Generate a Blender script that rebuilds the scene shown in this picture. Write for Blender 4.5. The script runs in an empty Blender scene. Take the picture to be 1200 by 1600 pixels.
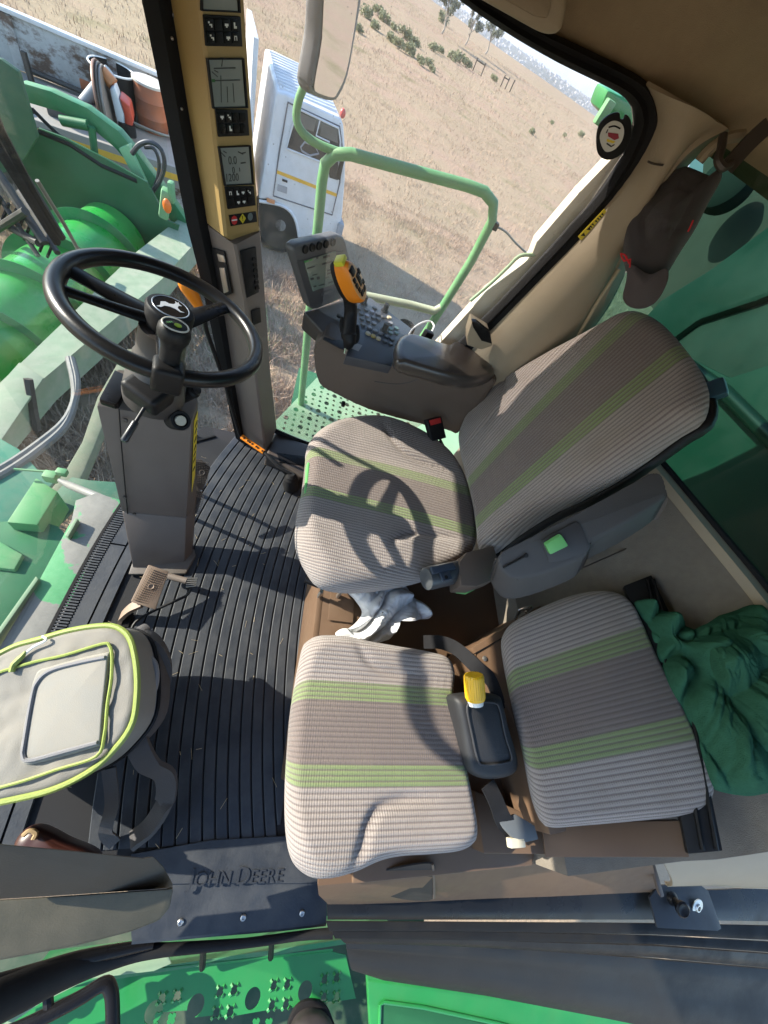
import bpy, bmesh, math, random
from mathutils import Vector, Matrix, Euler, noise
random.seed(7)
V = Vector
C = bpy.context.scene.collection
R_ = math.radians

# ------------------------------------------------------------------ camera, sky, sun, exposure
# world: X to the rear of the machine, Y to its right side, Z up; cab floor at z = 0, field at z = -1.9
H = 1.45
FOC = 570.0                                   # focal length in pixels of the 1200 x 1600 photograph
_d = V((-264, 363, FOC)).normalized()
_x = V((1778, 396, FOC)); _x = (_x - _d*_x.dot(_d)).normalized()
_y = (-_d).cross(_x)
if _y.y > 0: _y = -_y
_z = -_d
CAM = V((0, 0, H))

def ray(u, v):
    c = V((u-600, v-800, FOC))
    return V((_x.dot(c), _y.dot(c), _z.dot(c)))

def W(u, v, x=None, y=None, z=None, pl=None):
    """world point of a photograph position on a stated plane"""
    r = ray(u, v)
    if z is not None: t = (z-H)/r.z
    elif x is not None: t = x/r.x
    elif y is not None: t = y/r.y
    else:
        o, n = pl
        t = (o-CAM).dot(n)/r.dot(n)
    return CAM + r*t

cam_d = bpy.data.cameras.new('camera'); cam = bpy.data.objects.new('camera', cam_d); C.objects.link(cam)
cam_d.sensor_fit = 'HORIZONTAL'; cam_d.sensor_width = 36; cam_d.lens = 36*FOC/1200
cam_d.clip_start = 0.02; cam_d.clip_end = 9000
rx = V((_x.x, _y.x, _z.x)); ry = V((_x.y, _y.y, _z.y)); rz = V((_x.z, _y.z, _z.z))
M = Matrix(((rx.x, -ry.x, -rz.x, 0), (rx.y, -ry.y, -rz.y, 0), (rx.z, -ry.z, -rz.z, 0), (0, 0, 0, 1)))
cam.matrix_world = Matrix.Translation(CAM) @ M
bpy.context.scene.camera = cam

SUN_EL, SUN_AZ = 27.0, 15.0                   # light falls towards +X and a little towards -Y
tow = V((-math.cos(R_(SUN_EL))*math.cos(R_(SUN_AZ)), math.cos(R_(SUN_EL))*math.sin(R_(SUN_AZ)), math.sin(R_(SUN_EL))))
w = bpy.data.worlds.new('World'); bpy.context.scene.world = w; w.use_nodes = True
nt = w.node_tree
sky = nt.nodes.new('ShaderNodeTexSky'); sky.sky_type = 'NISHITA'; sky.sun_disc = False
sky.sun_elevation = R_(SUN_EL); sky.sun_rotation = math.atan2(tow.x, tow.y)
sky.dust_density = .6; sky.ozone_density = 2.2; sky.air_density = 1.1
nt.links.new(sky.outputs[0], nt.nodes['Background'].inputs[0]); nt.nodes['Background'].inputs[1].default_value = 0.145
sl = bpy.data.lights.new('sun', 'SUN'); sl.energy = 3.9; sl.angle = R_(0.5); sl.color = (1.0, .90, .78)
so = bpy.data.objects.new('sun', sl); C.objects.link(so); so.location = tow*30
so.rotation_euler = tow.to_track_quat('Z', 'Y').to_euler()
vs = bpy.context.scene.view_settings
vs.view_transform = 'Standard'; vs.look = 'None'; vs.gamma = 1; vs.use_curve_mapping = False
vs.exposure = 1.72
cy = bpy.context.scene.cycles
cy.max_bounces = 8; cy.diffuse_bounces = 4; cy.glossy_bounces = 3; cy.transparent_max_bounces = 16
cy.caustics_reflective = False; cy.caustics_refractive = False
cy.sample_clamp_indirect = 6

# ------------------------------------------------------------------ mesh building
base = {}
def tag(o, label=None, cat=None, group=None, kind=None):
    if label: o['label'] = label
    if cat: o['category'] = cat
    if group: o['group'] = group
    if kind: o['kind'] = kind
    return o
def thing(name, label, cat, loc=(0, 0, 0), group=None):
    o = bpy.data.objects.new(name, None); C.objects.link(o); o.location = loc
    o.empty_display_size = .05
    base[o] = V(loc)
    return tag(o, label, cat, group)

def spline(pts, k=6, closed=False):
    pts = [V(p) for p in pts]; n = len(pts); out = []
    segs = n if closed else n-1
    for i in range(segs):
        if closed: a, b, c, d = (pts[(i+j-1) % n] for j in range(4))
        else:
            b, c = pts[i], pts[i+1]
            a = pts[i-1] if i > 0 else b*2-c
            d = pts[i+2] if i+2 < n else c*2-b
        for j in range(k):
            t = j/k
            out.append(.5*((2*b)+(c-a)*t+(2*a-5*b+4*c-d)*t*t+(3*b-a-3*c+d)*t**3))
    if not closed: out.append(pts[-1])
    return out
def resample(pts, n, closed=True):
    pts = [V(p) for p in pts]
    if closed: pts = pts+[pts[0]]
    L = [0]
    for a, b in zip(pts, pts[1:]): L.append(L[-1]+(b-a).length)
    out = []; j = 0
    m = n if closed else n-1
    for i in range(n):
        s = L[-1]*i/m
        while j < len(L)-2 and L[j+1] < s: j += 1
        t = (s-L[j])/max(1e-9, L[j+1]-L[j])
        out.append(pts[j].lerp(pts[j+1], min(1, max(0, t))))
    return out
def frame(n, up=V((0, 0, 1))):
    n = V(n).normalized()
    if abs(n.dot(up)) > .98: up = V((1, 0, 0))
    a = up.cross(n).normalized(); b = n.cross(a)
    return a, b, n

class MB:
    def __init__(s): s.bm = bmesh.new(); s.uvs = None
    def _merge(s, t, mat=None):
        if mat is not None: bmesh.ops.transform(t, matrix=mat, verts=t.verts)
        me = bpy.data.meshes.new('tmp'); t.to_mesh(me); t.free(); s.bm.from_mesh(me); bpy.data.meshes.remove(me)
        return s
    def box(s, c, size, rot=None, bev=0, seg=2):
        t = bmesh.new(); bmesh.ops.create_cube(t, size=1)
        bmesh.ops.scale(t, vec=size, verts=t.verts)
        if bev: bmesh.ops.bevel(t, geom=t.edges[:], offset=bev, segments=seg, affect='EDGES', profile=.6)
        m = Matrix.Translation(V(c))
        if rot is not None: m = m @ (rot.to_4x4() if isinstance(rot, Matrix) else Euler(rot).to_matrix().to_4x4())
        return s._merge(t, m)
    def hexa(s, a, b, bev=0, seg=2):
        """solid between two matching polygons a and b"""
        t = bmesh.new(); va = [t.verts.new(V(p)) for p in a]; vb = [t.verts.new(V(p)) for p in b]; n = len(va)
        t.faces.new(va[::-1]); t.faces.new(vb)
        for i in range(n): t.faces.new((va[i], va[(i+1) % n], vb[(i+1) % n], vb[i]))
        bmesh.ops.recalc_face_normals(t, faces=t.faces)
        if bev: bmesh.ops.bevel(t, geom=t.edges[:], offset=bev, segments=seg, affect='EDGES', profile=.6)
        return s._merge(t)
    def ext(s, poly, vec, bev=0, seg=2):
        vec = V(vec); return s.hexa([V(p) for p in poly], [V(p)+vec for p in poly], bev, seg)
    def loft(s, rings, cap=True, closed=True):
        t = bmesh.new(); rs = [[t.verts.new(V(p)) for p in r] for r in rings]; n = len(rs[0])
        for a, b in zip(rs, rs[1:]):
            for i in range(n if closed else n-1): t.faces.new((a[i], a[(i+1) % n], b[(i+1) % n], b[i]))
        if cap and closed: t.faces.new(rs[0][::-1]); t.faces.new(rs[-1])
        bmesh.ops.recalc_face_normals(t, faces=t.faces)
        return s._merge(t)
    def tube(s, pts, r, n=10, closed=False, k=0, flat=None):
        pts = [V(p) for p in pts]
        if k: 
            if isinstance(r, (list, tuple)):
                rr = []; 
                for a, b in zip(r, r[1:]): rr += [a+(b-a)*j/k for j in range(k)]
                r = rr+[r[-1]]
            pts = spline(pts, k, closed)
        m = len(pts); rings = []; nrm = None
        for i, p in enumerate(pts):
            a = pts[(i-1) % m] if closed or i > 0 else p
            b = pts[(i+1) % m] if closed or i < m-1 else p
            tg = (b-a).normalized()
            if nrm is None: nrm = frame(tg)[0]
            nrm = (nrm-tg*nrm.dot(tg)).normalized(); bn = tg.cross(nrm)
            rad = r[i] if isinstance(r, (list, tuple)) else r
            rings.append([p+(nrm*math.cos(q)+bn*math.sin(q))*rad for q in [2*math.pi*j/n for j in range(n)]])
        if closed: rings.append(rings[0]); return s.loft(rings, cap=False)
        return s.loft(rings)
    def ribbon(s, pts, wdir, width, th, k=5):
        """flat strap along pts, width direction roughly wdir"""
        pts = spline(pts, k) if k else [V(p) for p in pts]; rings = []
        for i, p in enumerate(pts):
            tg = (pts[min(i+1, len(pts)-1)]-pts[max(i-1, 0)]).normalized()
            wd = V(wdir[min(i*len(wdir)//len(pts), len(wdir)-1)] if isinstance(wdir, list) else wdir)
            wd = (wd-tg*wd.dot(tg)).normalized(); nn = tg.cross(wd)
            a, b = wd*width/2, nn*th/2
            rings.append([p-a-b, p-a*.0-b*1.15, p+a-b, p+a+b, p+b*1.15, p-a+b])
        return s.loft(rings)
    def lathe(s, prof, c, axis=(0, 0, 1), n=24):
        a, b, ax = frame(axis); c = V(c)
        rings = [[c+ax*h+(a*math.cos(q)+b*math.sin(q))*max(r, 1e-5) for q in [2*math.pi*j/n for j in range(n)]] for r, h in prof]
        return s.loft(rings)
    def ball(s, c, r, n=16, sc=(1, 1, 1), rot=None):
        t = bmesh.new(); bmesh.ops.create_uvsphere(t, u_segments=n, v_segments=n//2+1, radius=r)
        m = Matrix.Translation(V(c)) @ (rot.to_4x4() if rot else Matrix.Identity(4)) @ Matrix.Diagonal((*sc, 1))
        return s._merge(t, m)
    def grid(s, P, th=None):
        t = bmesh.new(); vs_ = [[t.verts.new(V(p)) for p in r] for r in P]
        for i in range(len(P)-1):
            for j in range(len(P[0])-1): t.faces.new((vs_[i][j], vs_[i][j+1], vs_[i+1][j+1], vs_[i+1][j]))
        if th:
            bmesh.ops.recalc_face_normals(t, faces=t.faces)
            bmesh.ops.solidify(t, geom=t.faces[:], thickness=th)
        return s._merge(t)
    def plate(s, outer, holes, o, ex, ey, th):
        """flat plate with real holes; 2D loops in the frame o, ex, ey"""
        t = bmesh.new(); es = []
        for lp in [outer]+holes:
            vs_ = [t.verts.new((p[0], p[1], 0)) for p in lp]
            es += [t.edges.new((vs_[i], vs_[(i+1) % len(vs_)])) for i in range(len(vs_))]
        bmesh.ops.triangle_fill(t, use_beauty=True, use_dissolve=False, edges=es)
        r = bmesh.ops.extrude_face_region(t, geom=t.faces[:])
        bmesh.ops.translate(t, vec=(0, 0, -th), verts=[v for v in r['geom'] if isinstance(v, bmesh.types.BMVert)])
        bmesh.ops.recalc_face_normals(t, faces=t.faces)
        ex, ey = V(ex).normalized(), V(ey).normalized(); ez = ex.cross(ey); o = V(o)
        m = Matrix(((ex.x, ey.x, ez.x, o.x), (ex.y, ey.y, ez.y, o.y), (ex.z, ey.z, ez.z, o.z), (0, 0, 0, 1)))
        return s._merge(t, m)
    def pillow(s, outline, n, th=.1, rnd=.03, bulge=.01, hf=None, uvf=None, N=96, under=.9, inner=20):
        """padded body: outline loop in a plane with normal n, rounded edges, crowned top with extra height hf(p)"""
        n = V(n).normalized(); o = resample(outline, N); c = sum(o, V())/N
        prof = [(under*.6, -th), (under, -th), (under+(1-under)*.6, -th*.85), (1.0-.004, -th*.6), (1, -rnd*1.15)]
        size = sum((p-c).length for p in o)/N
        for i in range(1, 9):
            a = math.pi/2*i/8
            prof.append((1-rnd/size*(1-math.cos(a)), -rnd*1.15+rnd*1.15*math.sin(a)))
        s0 = prof[-1][0]
        for i in range(1, inner+1):
            f = s0*(1-i/inner); prof.append((max(f, .004), bulge*(1-(f/s0)**2)))
        rings = []; uv = {}
        t = bmesh.new(); rs = []
        luv = t.loops.layers.uv.new('UVMap') if uvf else None
        for sc, h in prof:
            row = []
            for p in o:
                q = c+(p-c)*sc
                hh = h+((hf(q)*min(1, max(0, (1-sc)/.12))) if hf and h > -rnd else 0)
                v = t.verts.new(q+n*hh); row.append(v)
                if uvf: 
                    od = p-c; od = (od-n*od.dot(n)).normalized(); a_, b_ = uvf(q+od*max(0, -h*.9)); uv[v] = (a_, b_)
                    pass
            rs.append(row)
        for a, b in zip(rs, rs[1:]):
            for i in range(N): t.faces.new((a[i], a[(i+1) % N], b[(i+1) % N], b[i]))
        t.faces.new(rs[0][::-1]); t.faces.new(rs[-1])
        bmesh.ops.recalc_face_normals(t, faces=t.faces)
        if uvf:
            for f in t.faces:
                for l in f.loops: l[luv].uv = uv[l.vert][:2]
        return s._merge(t)
    def build(s, name, mat, parent=None, ang=38, kind=None):
        me = bpy.data.meshes.new(name); b = base.get(parent, V())
        if b.length: bmesh.ops.translate(s.bm, vec=-b, verts=s.bm.verts)
        bmesh.ops.remove_doubles(s.bm, verts=s.bm.verts, dist=1e-6)
        s.bm.to_mesh(me); s.bm.free()
        for p in me.polygons: p.use_smooth = True
        me.set_sharp_from_angle(angle=R_(ang))
        me.materials.append(mat)
        o = bpy.data.objects.new(name, me); C.objects.link(o); o.parent = parent
        base[o] = b
        if kind: o['kind'] = kind
        return o

def text(s, o, ex, ey, size, mat, parent, name='lettering', ext=.0006, align='LEFT'):
    cu = bpy.data.curves.new('t', 'FONT'); cu.body = s; cu.size = size; cu.extrude = ext; cu.align_x = align; cu.resolution_u = 3
    ob = bpy.data.objects.new('t', cu); C.objects.link(ob)
    dg = bpy.context.evaluated_depsgraph_get(); me = bpy.data.meshes.new_from_object(ob.evaluated_get(dg))
    bpy.data.objects.remove(ob); bpy.data.curves.remove(cu)
    ex, ey = V(ex).normalized(), V(ey); ey = (ey-ex*ey.dot(ex)).normalized(); ez = ex.cross(ey); o = V(o)-base.get(parent, V())
    me.transform(Matrix(((ex.x, ey.x, ez.x, o.x), (ex.y, ey.y, ez.y, o.y), (ex.z, ey.z, ez.z, o.z), (0, 0, 0, 1))))
    me.materials.clear(); me.materials.append(mat); me.name = name
    ob = bpy.data.objects.new(name, me); C.objects.link(ob); ob.parent = parent; base[ob] = base.get(parent, V())
    return ob

def copy_tree(o, parent=None):
    c = o.copy(); C.objects.link(c)
    if parent: c.parent = parent
    base[c] = base.get(o, V())
    for ch in list(o.children): copy_tree(ch, c)
    return c

# ------------------------------------------------------------------ materials
def L(r, g, b):
    f = lambda c: (c/255/12.92) if c/255 <= .04045 else ((c/255+.055)/1.055)**2.4
    return (f(r), f(g), f(b))
def nodes(name):
    m = bpy.data.materials.new(name); m.use_nodes = True; t = m.node_tree
    return m, t, t.nodes['Principled BSDF'], t.nodes, t.links
def mat(name, col, rough=.5, metal=0, var=.12, scale=14, bump=0, bscale=120, dust=0, dcol=(.33, .28, .22), dscale=6, spec=.5, coat=0, sheen=0):
    m, t, b, N, K = nodes(name)
    tc = N.new('ShaderNodeTexCoord')
    n1 = N.new('ShaderNodeTexNoise'); n1.inputs['Scale'].default_value = scale; n1.inputs['Detail'].default_value = 5
    K.new(tc.outputs['Object'], n1.inputs['Vector'])
    mx = N.new('ShaderNodeMix'); mx.data_type = 'RGBA'
    mx.inputs[6].default_value = (*[c*(1-var) for c in col], 1); mx.inputs[7].default_value = (*[min(1, c*(1+var)) for c in col], 1)
    K.new(n1.outputs[0], mx.inputs[0]); out = mx.outputs[2]
    b.inputs['Roughness'].default_value = rough; b.inputs['Metallic'].default_value = metal
    b.inputs['Specular IOR Level'].default_value = spec
    if coat: b.inputs['Coat Weight'].default_value = coat; b.inputs['Coat Roughness'].default_value = .12
    if sheen: b.inputs['Sheen Weight'].default_value = sheen; b.inputs['Sheen Roughness'].default_value = .5
    if dust:
        n2 = N.new('ShaderNodeTexNoise'); n2.inputs['Scale'].default_value = dscale; n2.inputs['Detail'].default_value = 9; n2.inputs['Roughness'].default_value = .65
        K.new(tc.outputs['Object'], n2.inputs['Vector'])
        mr = N.new('ShaderNodeMapRange'); mr.inputs[1].default_value = .42; mr.inputs[2].default_value = .78; mr.inputs[4].default_value = dust
        K.new(n2.outputs[0], mr.inputs[0])
        m2 = N.new('ShaderNodeMix'); m2.data_type = 'RGBA'; m2.inputs[7].default_value = (*dcol, 1)
        K.new(mr.outputs[0], m2.inputs[0]); K.new(out, m2.inputs[6]); out = m2.outputs[2]
        rr = N.new('ShaderNodeMapRange'); rr.inputs[2].default_value = max(dust, .01); rr.inputs[3].default_value = rough; rr.inputs[4].default_value = min(1, rough+.35)
        K.new(mr.outputs[0], rr.inputs[0]); K.new(rr.outputs[0], b.inputs['Roughness'])
    K.new(out, b.inputs['Base Color'])
    if bump:
        n3 = N.new('ShaderNodeTexNoise'); n3.inputs['Scale'].default_value = bscale; n3.inputs['Detail'].default_value = 3
        K.new(tc.outputs['Object'], n3.inputs['Vector'])
        bp = N.new('ShaderNodeBump'); bp.inputs['Strength'].default_value = bump; bp.inputs['Distance'].default_value = .002
        K.new(n3.outputs[0], bp.inputs['Height']); K.new(bp.outputs[0], b.inputs['Normal'])
    return m
def math_(N, K, op, a, b=None, c=None):
    n = N.new('ShaderNodeMath'); n.operation = op
    for i, x in enumerate((a, b, c)):
        if x is None: continue
        if isinstance(x, (int, float)): n.inputs[i].default_value = x
        else: K.new(x, n.inputs[i])
    return n.outputs[0]
def mixc(N, K, f, a, b):
    n = N.new('ShaderNodeMix'); n.data_type = 'RGBA'
    for i, x in ((0, f), (6, a), (7, b)):
        if isinstance(x, tuple): n.inputs[i].default_value = (*x, 1)
        elif isinstance(x, (int, float)): n.inputs[i].default_value = x
        else: K.new(x, n.inputs[i])
    return n.outputs[2]

def fabric(name, period=.0115, gc=1.0, gw=.24):
    """ribbed upholstery: light ribs outside, green bands at |across| = gc, brown ribs between; uv = (along m, across in band units)"""
    m, t, b, N, K = nodes(name)
    uv = N.new('ShaderNodeUVMap'); sep = N.new('ShaderNodeSeparateXYZ'); K.new(uv.outputs[0], sep.inputs[0])
    wob = N.new('ShaderNodeTexNoise'); wob.inputs['Scale'].default_value = 90; K.new(uv.outputs[0], wob.inputs['Vector'])
    ac = sep.outputs[1]; al = sep.outputs[0]
    acw = math_(N, K, 'MULTIPLY_ADD', wob.outputs[0], .02, ac)
    s = math_(N, K, 'SINE', math_(N, K, 'MULTIPLY', acw, 2*math.pi/period))
    line = N.new('ShaderNodeMapRange'); line.inputs[1].default_value = .05; line.inputs[2].default_value = .85; K.new(s, line.inputs[0])
    a = math_(N, K, 'ABSOLUTE', ac)
    gm = N.new('ShaderNodeMapRange'); gm.inputs[1].default_value = gw+.015; gm.inputs[2].default_value = gw-.015
    K.new(math_(N, K, 'ABSOLUTE', math_(N, K, 'SUBTRACT', a, gc)), gm.inputs[0])
    cm = math_(N, K, 'LESS_THAN', a, gc)
    outer = mixc(N, K, line.outputs[0], (.385, .335, .308), (.215, .178, .168))
    mid = mixc(N, K, line.outputs[0], (.215, .172, .155), (.15, .119, .109))
    grn = mixc(N, K, line.outputs[0], (.235, .30, .13), (.165, .165, .11))
    col = mixc(N, K, cm, outer, mid); col = mixc(N, K, gm.outputs[0], col, grn)
    fz = N.new('ShaderNodeTexNoise'); fz.inputs['Scale'].default_value = 420; fz.inputs['Detail'].default_value = 4
    mp = N.new('ShaderNodeMapping'); mp.inputs['Scale'].default_value = (1, .35, 1); K.new(uv.outputs[0], mp.inputs[0]); K.new(mp.outputs[0], fz.inputs['Vector'])
    col = mixc(N, K, math_(N, K, 'MULTIPLY', fz.outputs[0], .35), col, (.10, .085, .08))
    tc = N.new('ShaderNodeTexCoord'); st = N.new('ShaderNodeTexNoise'); st.inputs['Scale'].default_value = 9; st.inputs['Detail'].default_value = 6
    K.new(tc.outputs['Object'], st.inputs['Vector'])
    sm = N.new('ShaderNodeMapRange'); sm.inputs[1].default_value = .5; sm.inputs[2].default_value = .8; sm.inputs[4].default_value = .38; K.new(st.outputs[0], sm.inputs[0])
    col = mixc(N, K, sm.outputs[0], col, (.22, .18, .15))
    K.new(col, b.inputs['Base Color']); b.inputs['Roughness'].default_value = .95; b.inputs['Specular IOR Level'].default_value = .15
    b.inputs['Sheen Weight'].default_value = .25
    knit = math_(N, K, 'SINE', math_(N, K, 'MULTIPLY', al, 2*math.pi/.006))
    hgt = math_(N, K, 'ADD', math_(N, K, 'MULTIPLY', s, -.6), math_(N, K, 'ADD', math_(N, K, 'MULTIPLY', knit, .3), math_(N, K, 'MULTIPLY', fz.outputs[0], 1.2)))
    bp = N.new('ShaderNodeBump'); bp.inputs['Strength'].default_value = .85; bp.inputs['Distance'].default_value = .002
    K.new(hgt, bp.inputs['Height']); K.new(bp.outputs[0], b.inputs['Normal'])
    return m

def glass(name, tint=(1, 1, 1), dust=.05, refl=.9, smear=5, dcol=(.75, .72, .66)):
    m = bpy.data.materials.new(name); m.use_nodes = True; t = m.node_tree; N, K = t.nodes, t.links
    N.remove(N['Principled BSDF']); out = N['Material Output']
    tr = N.new('ShaderNodeBsdfTransparent'); tr.inputs[0].default_value = (*tint, 1)
    gl = N.new('ShaderNodeBsdfGlossy'); gl.inputs['Roughness'].default_value = .03
    df = N.new('ShaderNodeBsdfDiffuse'); df.inputs[0].default_value = (*dcol, 1)
    fr = N.new('ShaderNodeFresnel'); fr.inputs[0].default_value = 1.45
    tc = N.new('ShaderNodeTexCoord'); nz = N.new('ShaderNodeTexNoise'); nz.inputs['Scale'].default_value = smear; nz.inputs['Detail'].default_value = 10; nz.inputs['Roughness'].default_value = .7
    K.new(tc.outputs['Object'], nz.inputs['Vector'])
    mr = N.new('ShaderNodeMapRange'); mr.inputs[1].default_value = .3; mr.inputs[2].default_value = .75; mr.inputs[3].default_value = dust*.5; mr.inputs[4].default_value = dust*1.6
    K.new(nz.outputs[0], mr.inputs[0])
    vo = N.new('ShaderNodeTexVoronoi'); vo.inputs['Scale'].default_value = 38; K.new(tc.outputs['Object'], vo.inputs['Vector'])
    sp = N.new('ShaderNodeMapRange'); sp.inputs[1].default_value = .09; sp.inputs[2].default_value = .05; sp.inputs[4].default_value = min(1, dust*4); K.new(vo.outputs['Distance'], sp.inputs[0])
    m1 = N.new('ShaderNodeMixShader'); m2 = N.new('ShaderNodeMixShader')
    K.new(math_(N, K, 'MAXIMUM', mr.outputs[0], sp.outputs[0]), m1.inputs[0]); K.new(tr.outputs[0], m1.inputs[1]); K.new(df.outputs[0], m1.inputs[2])
    K.new(math_(N, K, 'MULTIPLY', fr.outputs[0], refl), m2.inputs[0]); K.new(m1.outputs[0], m2.inputs[1]); K.new(gl.outputs[0], m2.inputs[2])
    K.new(m2.outputs[0], out.inputs[0])
    return m

BLK = mat('black_plastic', (.011, .011, .012), .42, var=.2, bump=.15, bscale=300, dust=.08, dcol=(.06, .056, .052), spec=.2)
BLKG = mat('black_gloss', (.008, .008, .009), .22, var=.1, dust=.08, dcol=(.05, .048, .045), spec=.16)
RUB = mat('black_rubber', (.011, .011, .012), .62, var=.25, bump=.2, bscale=200, dust=.2, dcol=(.05, .047, .042), dscale=9, spec=.15)
MATR = mat('floor_rubber', (.026, .031, .040), .5, var=.3, bump=.25, bscale=160, dust=.75, dcol=(.075, .078, .082), dscale=9, spec=.4)
BRN = mat('brown_plastic', (.105, .077, .060), .5, var=.1, bump=.25, bscale=420, dust=.10, dcol=(.2, .16, .12))
BRND = mat('dark_brown_plastic', (.055, .045, .040), .42, var=.1, bump=.15, bscale=420)
PLAT = mat('brown_painted_steel', (.125, .076, .047), .45, var=.1, dust=.2, dcol=(.17, .125, .085), spec=.3)
GRYP = mat('grey_brown_plastic', (.16, .13, .11), .55, var=.08, bump=.2, bscale=400)
ARM = mat('grey_armrest_plastic', (.046, .041, .040), .5, var=.1, bump=.3, bscale=500)
YEL = mat('ochre_plastic', (.38, .255, .095), .5, var=.06, bump=.2, bscale=420)
BEI = mat('beige_trim', (.33, .27, .19), .65, var=.08, bump=.3, bscale=350)
HEAD = mat('headliner_felt', (.28, .21, .13), .95, var=.14, scale=30, bump=.6, bscale=600, dust=.2, dcol=(.10, .07, .05), dscale=4)
CARP = mat('grey_carpet', (.185, .16, .13), .95, var=.16, scale=50, bump=.8, bscale=500, dust=.3, dcol=(.10, .08, .065), dscale=8)
GRN = mat('green_paint', (.018, .205, .048), .34, var=.1, coat=.3, dust=.10, dcol=(.10, .14, .07), dscale=8)
GRND = mat('dark_green_paint', (.018, .15, .055), .45, var=.15, dust=.4, dcol=(.08, .13, .07), dscale=3)
PGRN = mat('pale_green_dusty_paint', (.22, .34, .20), .6, var=.15, dust=.55, dcol=(.36, .36, .26), dscale=5)
RAIL = mat('light_green_paint', (.115, .30, .125), .4, var=.1, dust=.3, dcol=(.30, .40, .24), dscale=8)
LGRN = mat('seat_green_plastic', (.13, .42, .13), .5)
STL = mat('bare_steel', (.45, .44, .42), .35, metal=.9, var=.2)
CHR = mat('polished_metal', (.7, .7, .7), .15, metal=1)
ORG = mat('orange_plastic', (.80, .24, .012), .38, var=.05)
TAN = mat('tan_plastic', (.62, .33, .14), .4, var=.05)
WHT = mat('white_print', (.75, .75, .72), .5, var=.04)
LCD = mat('grey_screen', (.21, .24, .23), .16, var=.04)
LCDD = mat('dark_segments', (.035, .04, .04), .4)
YLB = mat('yellow_label', (.72, .55, .03), .45, var=.05)
SEAT1 = fabric('driver_seat_fabric', period=.122)
SEAT2 = fabric('spare_seat_fabric', period=.122)
WIN = glass('window_glass', dust=.085, refl=.5)
WSH = glass('windscreen_glass', tint=(.95, .99, .97), dust=.036, smear=3, refl=.16)
RGL = glass('green_tinted_glass', tint=(.14, .29, .235), dust=.012, refl=.22)
# ================================================================== THE CAB
def wl(lst, **k): return [W(u, v, **k) for u, v in lst]

# --- ceiling: headliner with coved right side and front header
prof = [(1.305, 1.475), (1.30, 1.51), (1.275, 1.56), (1.22, 1.615), (1.12, 1.66), (.9, 1.69), (.4, 1.70), (-.1, 1.69), (-.42, 1.66), (-.47, 1.62), (-.48, 1.5)]
xs = [-.64, -.60, -.45, -.2, .1, .4, .7, .9, 1.1, 1.3, 1.5, 1.62]
P = []
for x in xs:
    row = []
    for i, (y, z) in enumerate(prof):
        zz = z
        if x < -.62: zz = min(z, 1.40)
        elif x < -.55: zz = min(z, 1.47)
        if x > 1.55: zz = min(z, 1.48)
        if x < -.15 and i < 4: zz = min(zz, 1.345+.05*i)  # front right corner lowered out of view to keep sun off the backrest
        row.append((x, y+.0, zz))
    P.append(row)
m = MB(); m.grid(P, th=-.05); m.build('ceiling', HEAD, ang=60, kind='structure')

t = thing('overhead_panel', 'beige moulded panel hanging from the headliner above the side window', 'trim panel', W(815, 20, y=1.2))
m = MB(); m.ext(wl([(700, -75), (735, -10), (842, 50), (862, 56), (878, 50), (888, 10), (884, -60), (800, -110)], y=1.2), (0, .06, 0), .012, 3); m.build('panel', BEI, t)
m = MB(); m.ext(wl([(770, -40), (770, -10), (835, 26), (856, 30), (862, 10), (856, -40)], y=1.195), (0, .02, 0), .006); m.build('inset', mat('beige_inset', (.28, .22, .15), .7, bump=.3, bscale=300), t)

# --- floor
flo = MB()
front = [(-.36, 1.26), (-.47, 1.02), (-.525, .68), (-.54, .33), (-.535, 0), (-.51, -.30)]
outl = spline([(x, y, 0) for x, y in front], 6)
outl = [(p.x, p.y) for p in outl]+[(-.4, -.31), (.42, -.31), (.42, .0), (.24, .05), (.24, 1.30)]
flo.plate(outl, [], (0, 0, -.006), (1, 0, 0), (0, 1, 0), .05); flo.build('cab_floor', mat('floor_groove', (.006, .006, .008), .8), kind='structure')

def gx(y): return .20*((y-.45)**2)
t = thing('floor_mat', 'black ribbed rubber floor mat under the pedals, grooves running across the cab', 'floor mat', (0, 0, 0))
m = MB(); pitch = .0345
fx = lambda y: min(((a[0]+(b[0]-a[0])*(y-a[1])/(b[1]-a[1])) for a, b in zip([(p.x, p.y) for p in spline([(x, y_, 0) for x, y_ in front], 6)][:-1], [(p.x, p.y) for p in spline([(x, y_, 0) for x, y_ in front], 6)][1:]) if min(a[1], b[1]) <= y <= max(a[1], b[1])), default=-.36)
ys = [-.235+1.49*i/44 for i in range(45)]
fxs = [fx(y) for y in ys]
for k in range(0, 17):
    x0 = -.345+k*pitch; rows = []
    for y, f0 in zip(ys, fxs):
        g = gx(y); a = max(x0+g+.0022, f0+.085); b = x0+g+pitch-.0022
        if b > .235: b = .235
        if b-a < .008:
            if len(rows) > 1: break
            rows = []; continue
        e = .002
        rows.append([(a, y, -.006), (a+.0005, y, -.001), (a+e, y, 0), (b-e, y, 0), (b-.0005, y, -.001), (b, y, -.006)])
    if len(rows) > 1: m.loft(rows, cap=True)
m.build('ribbed_rubber', MATR, t, ang=16)
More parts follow.
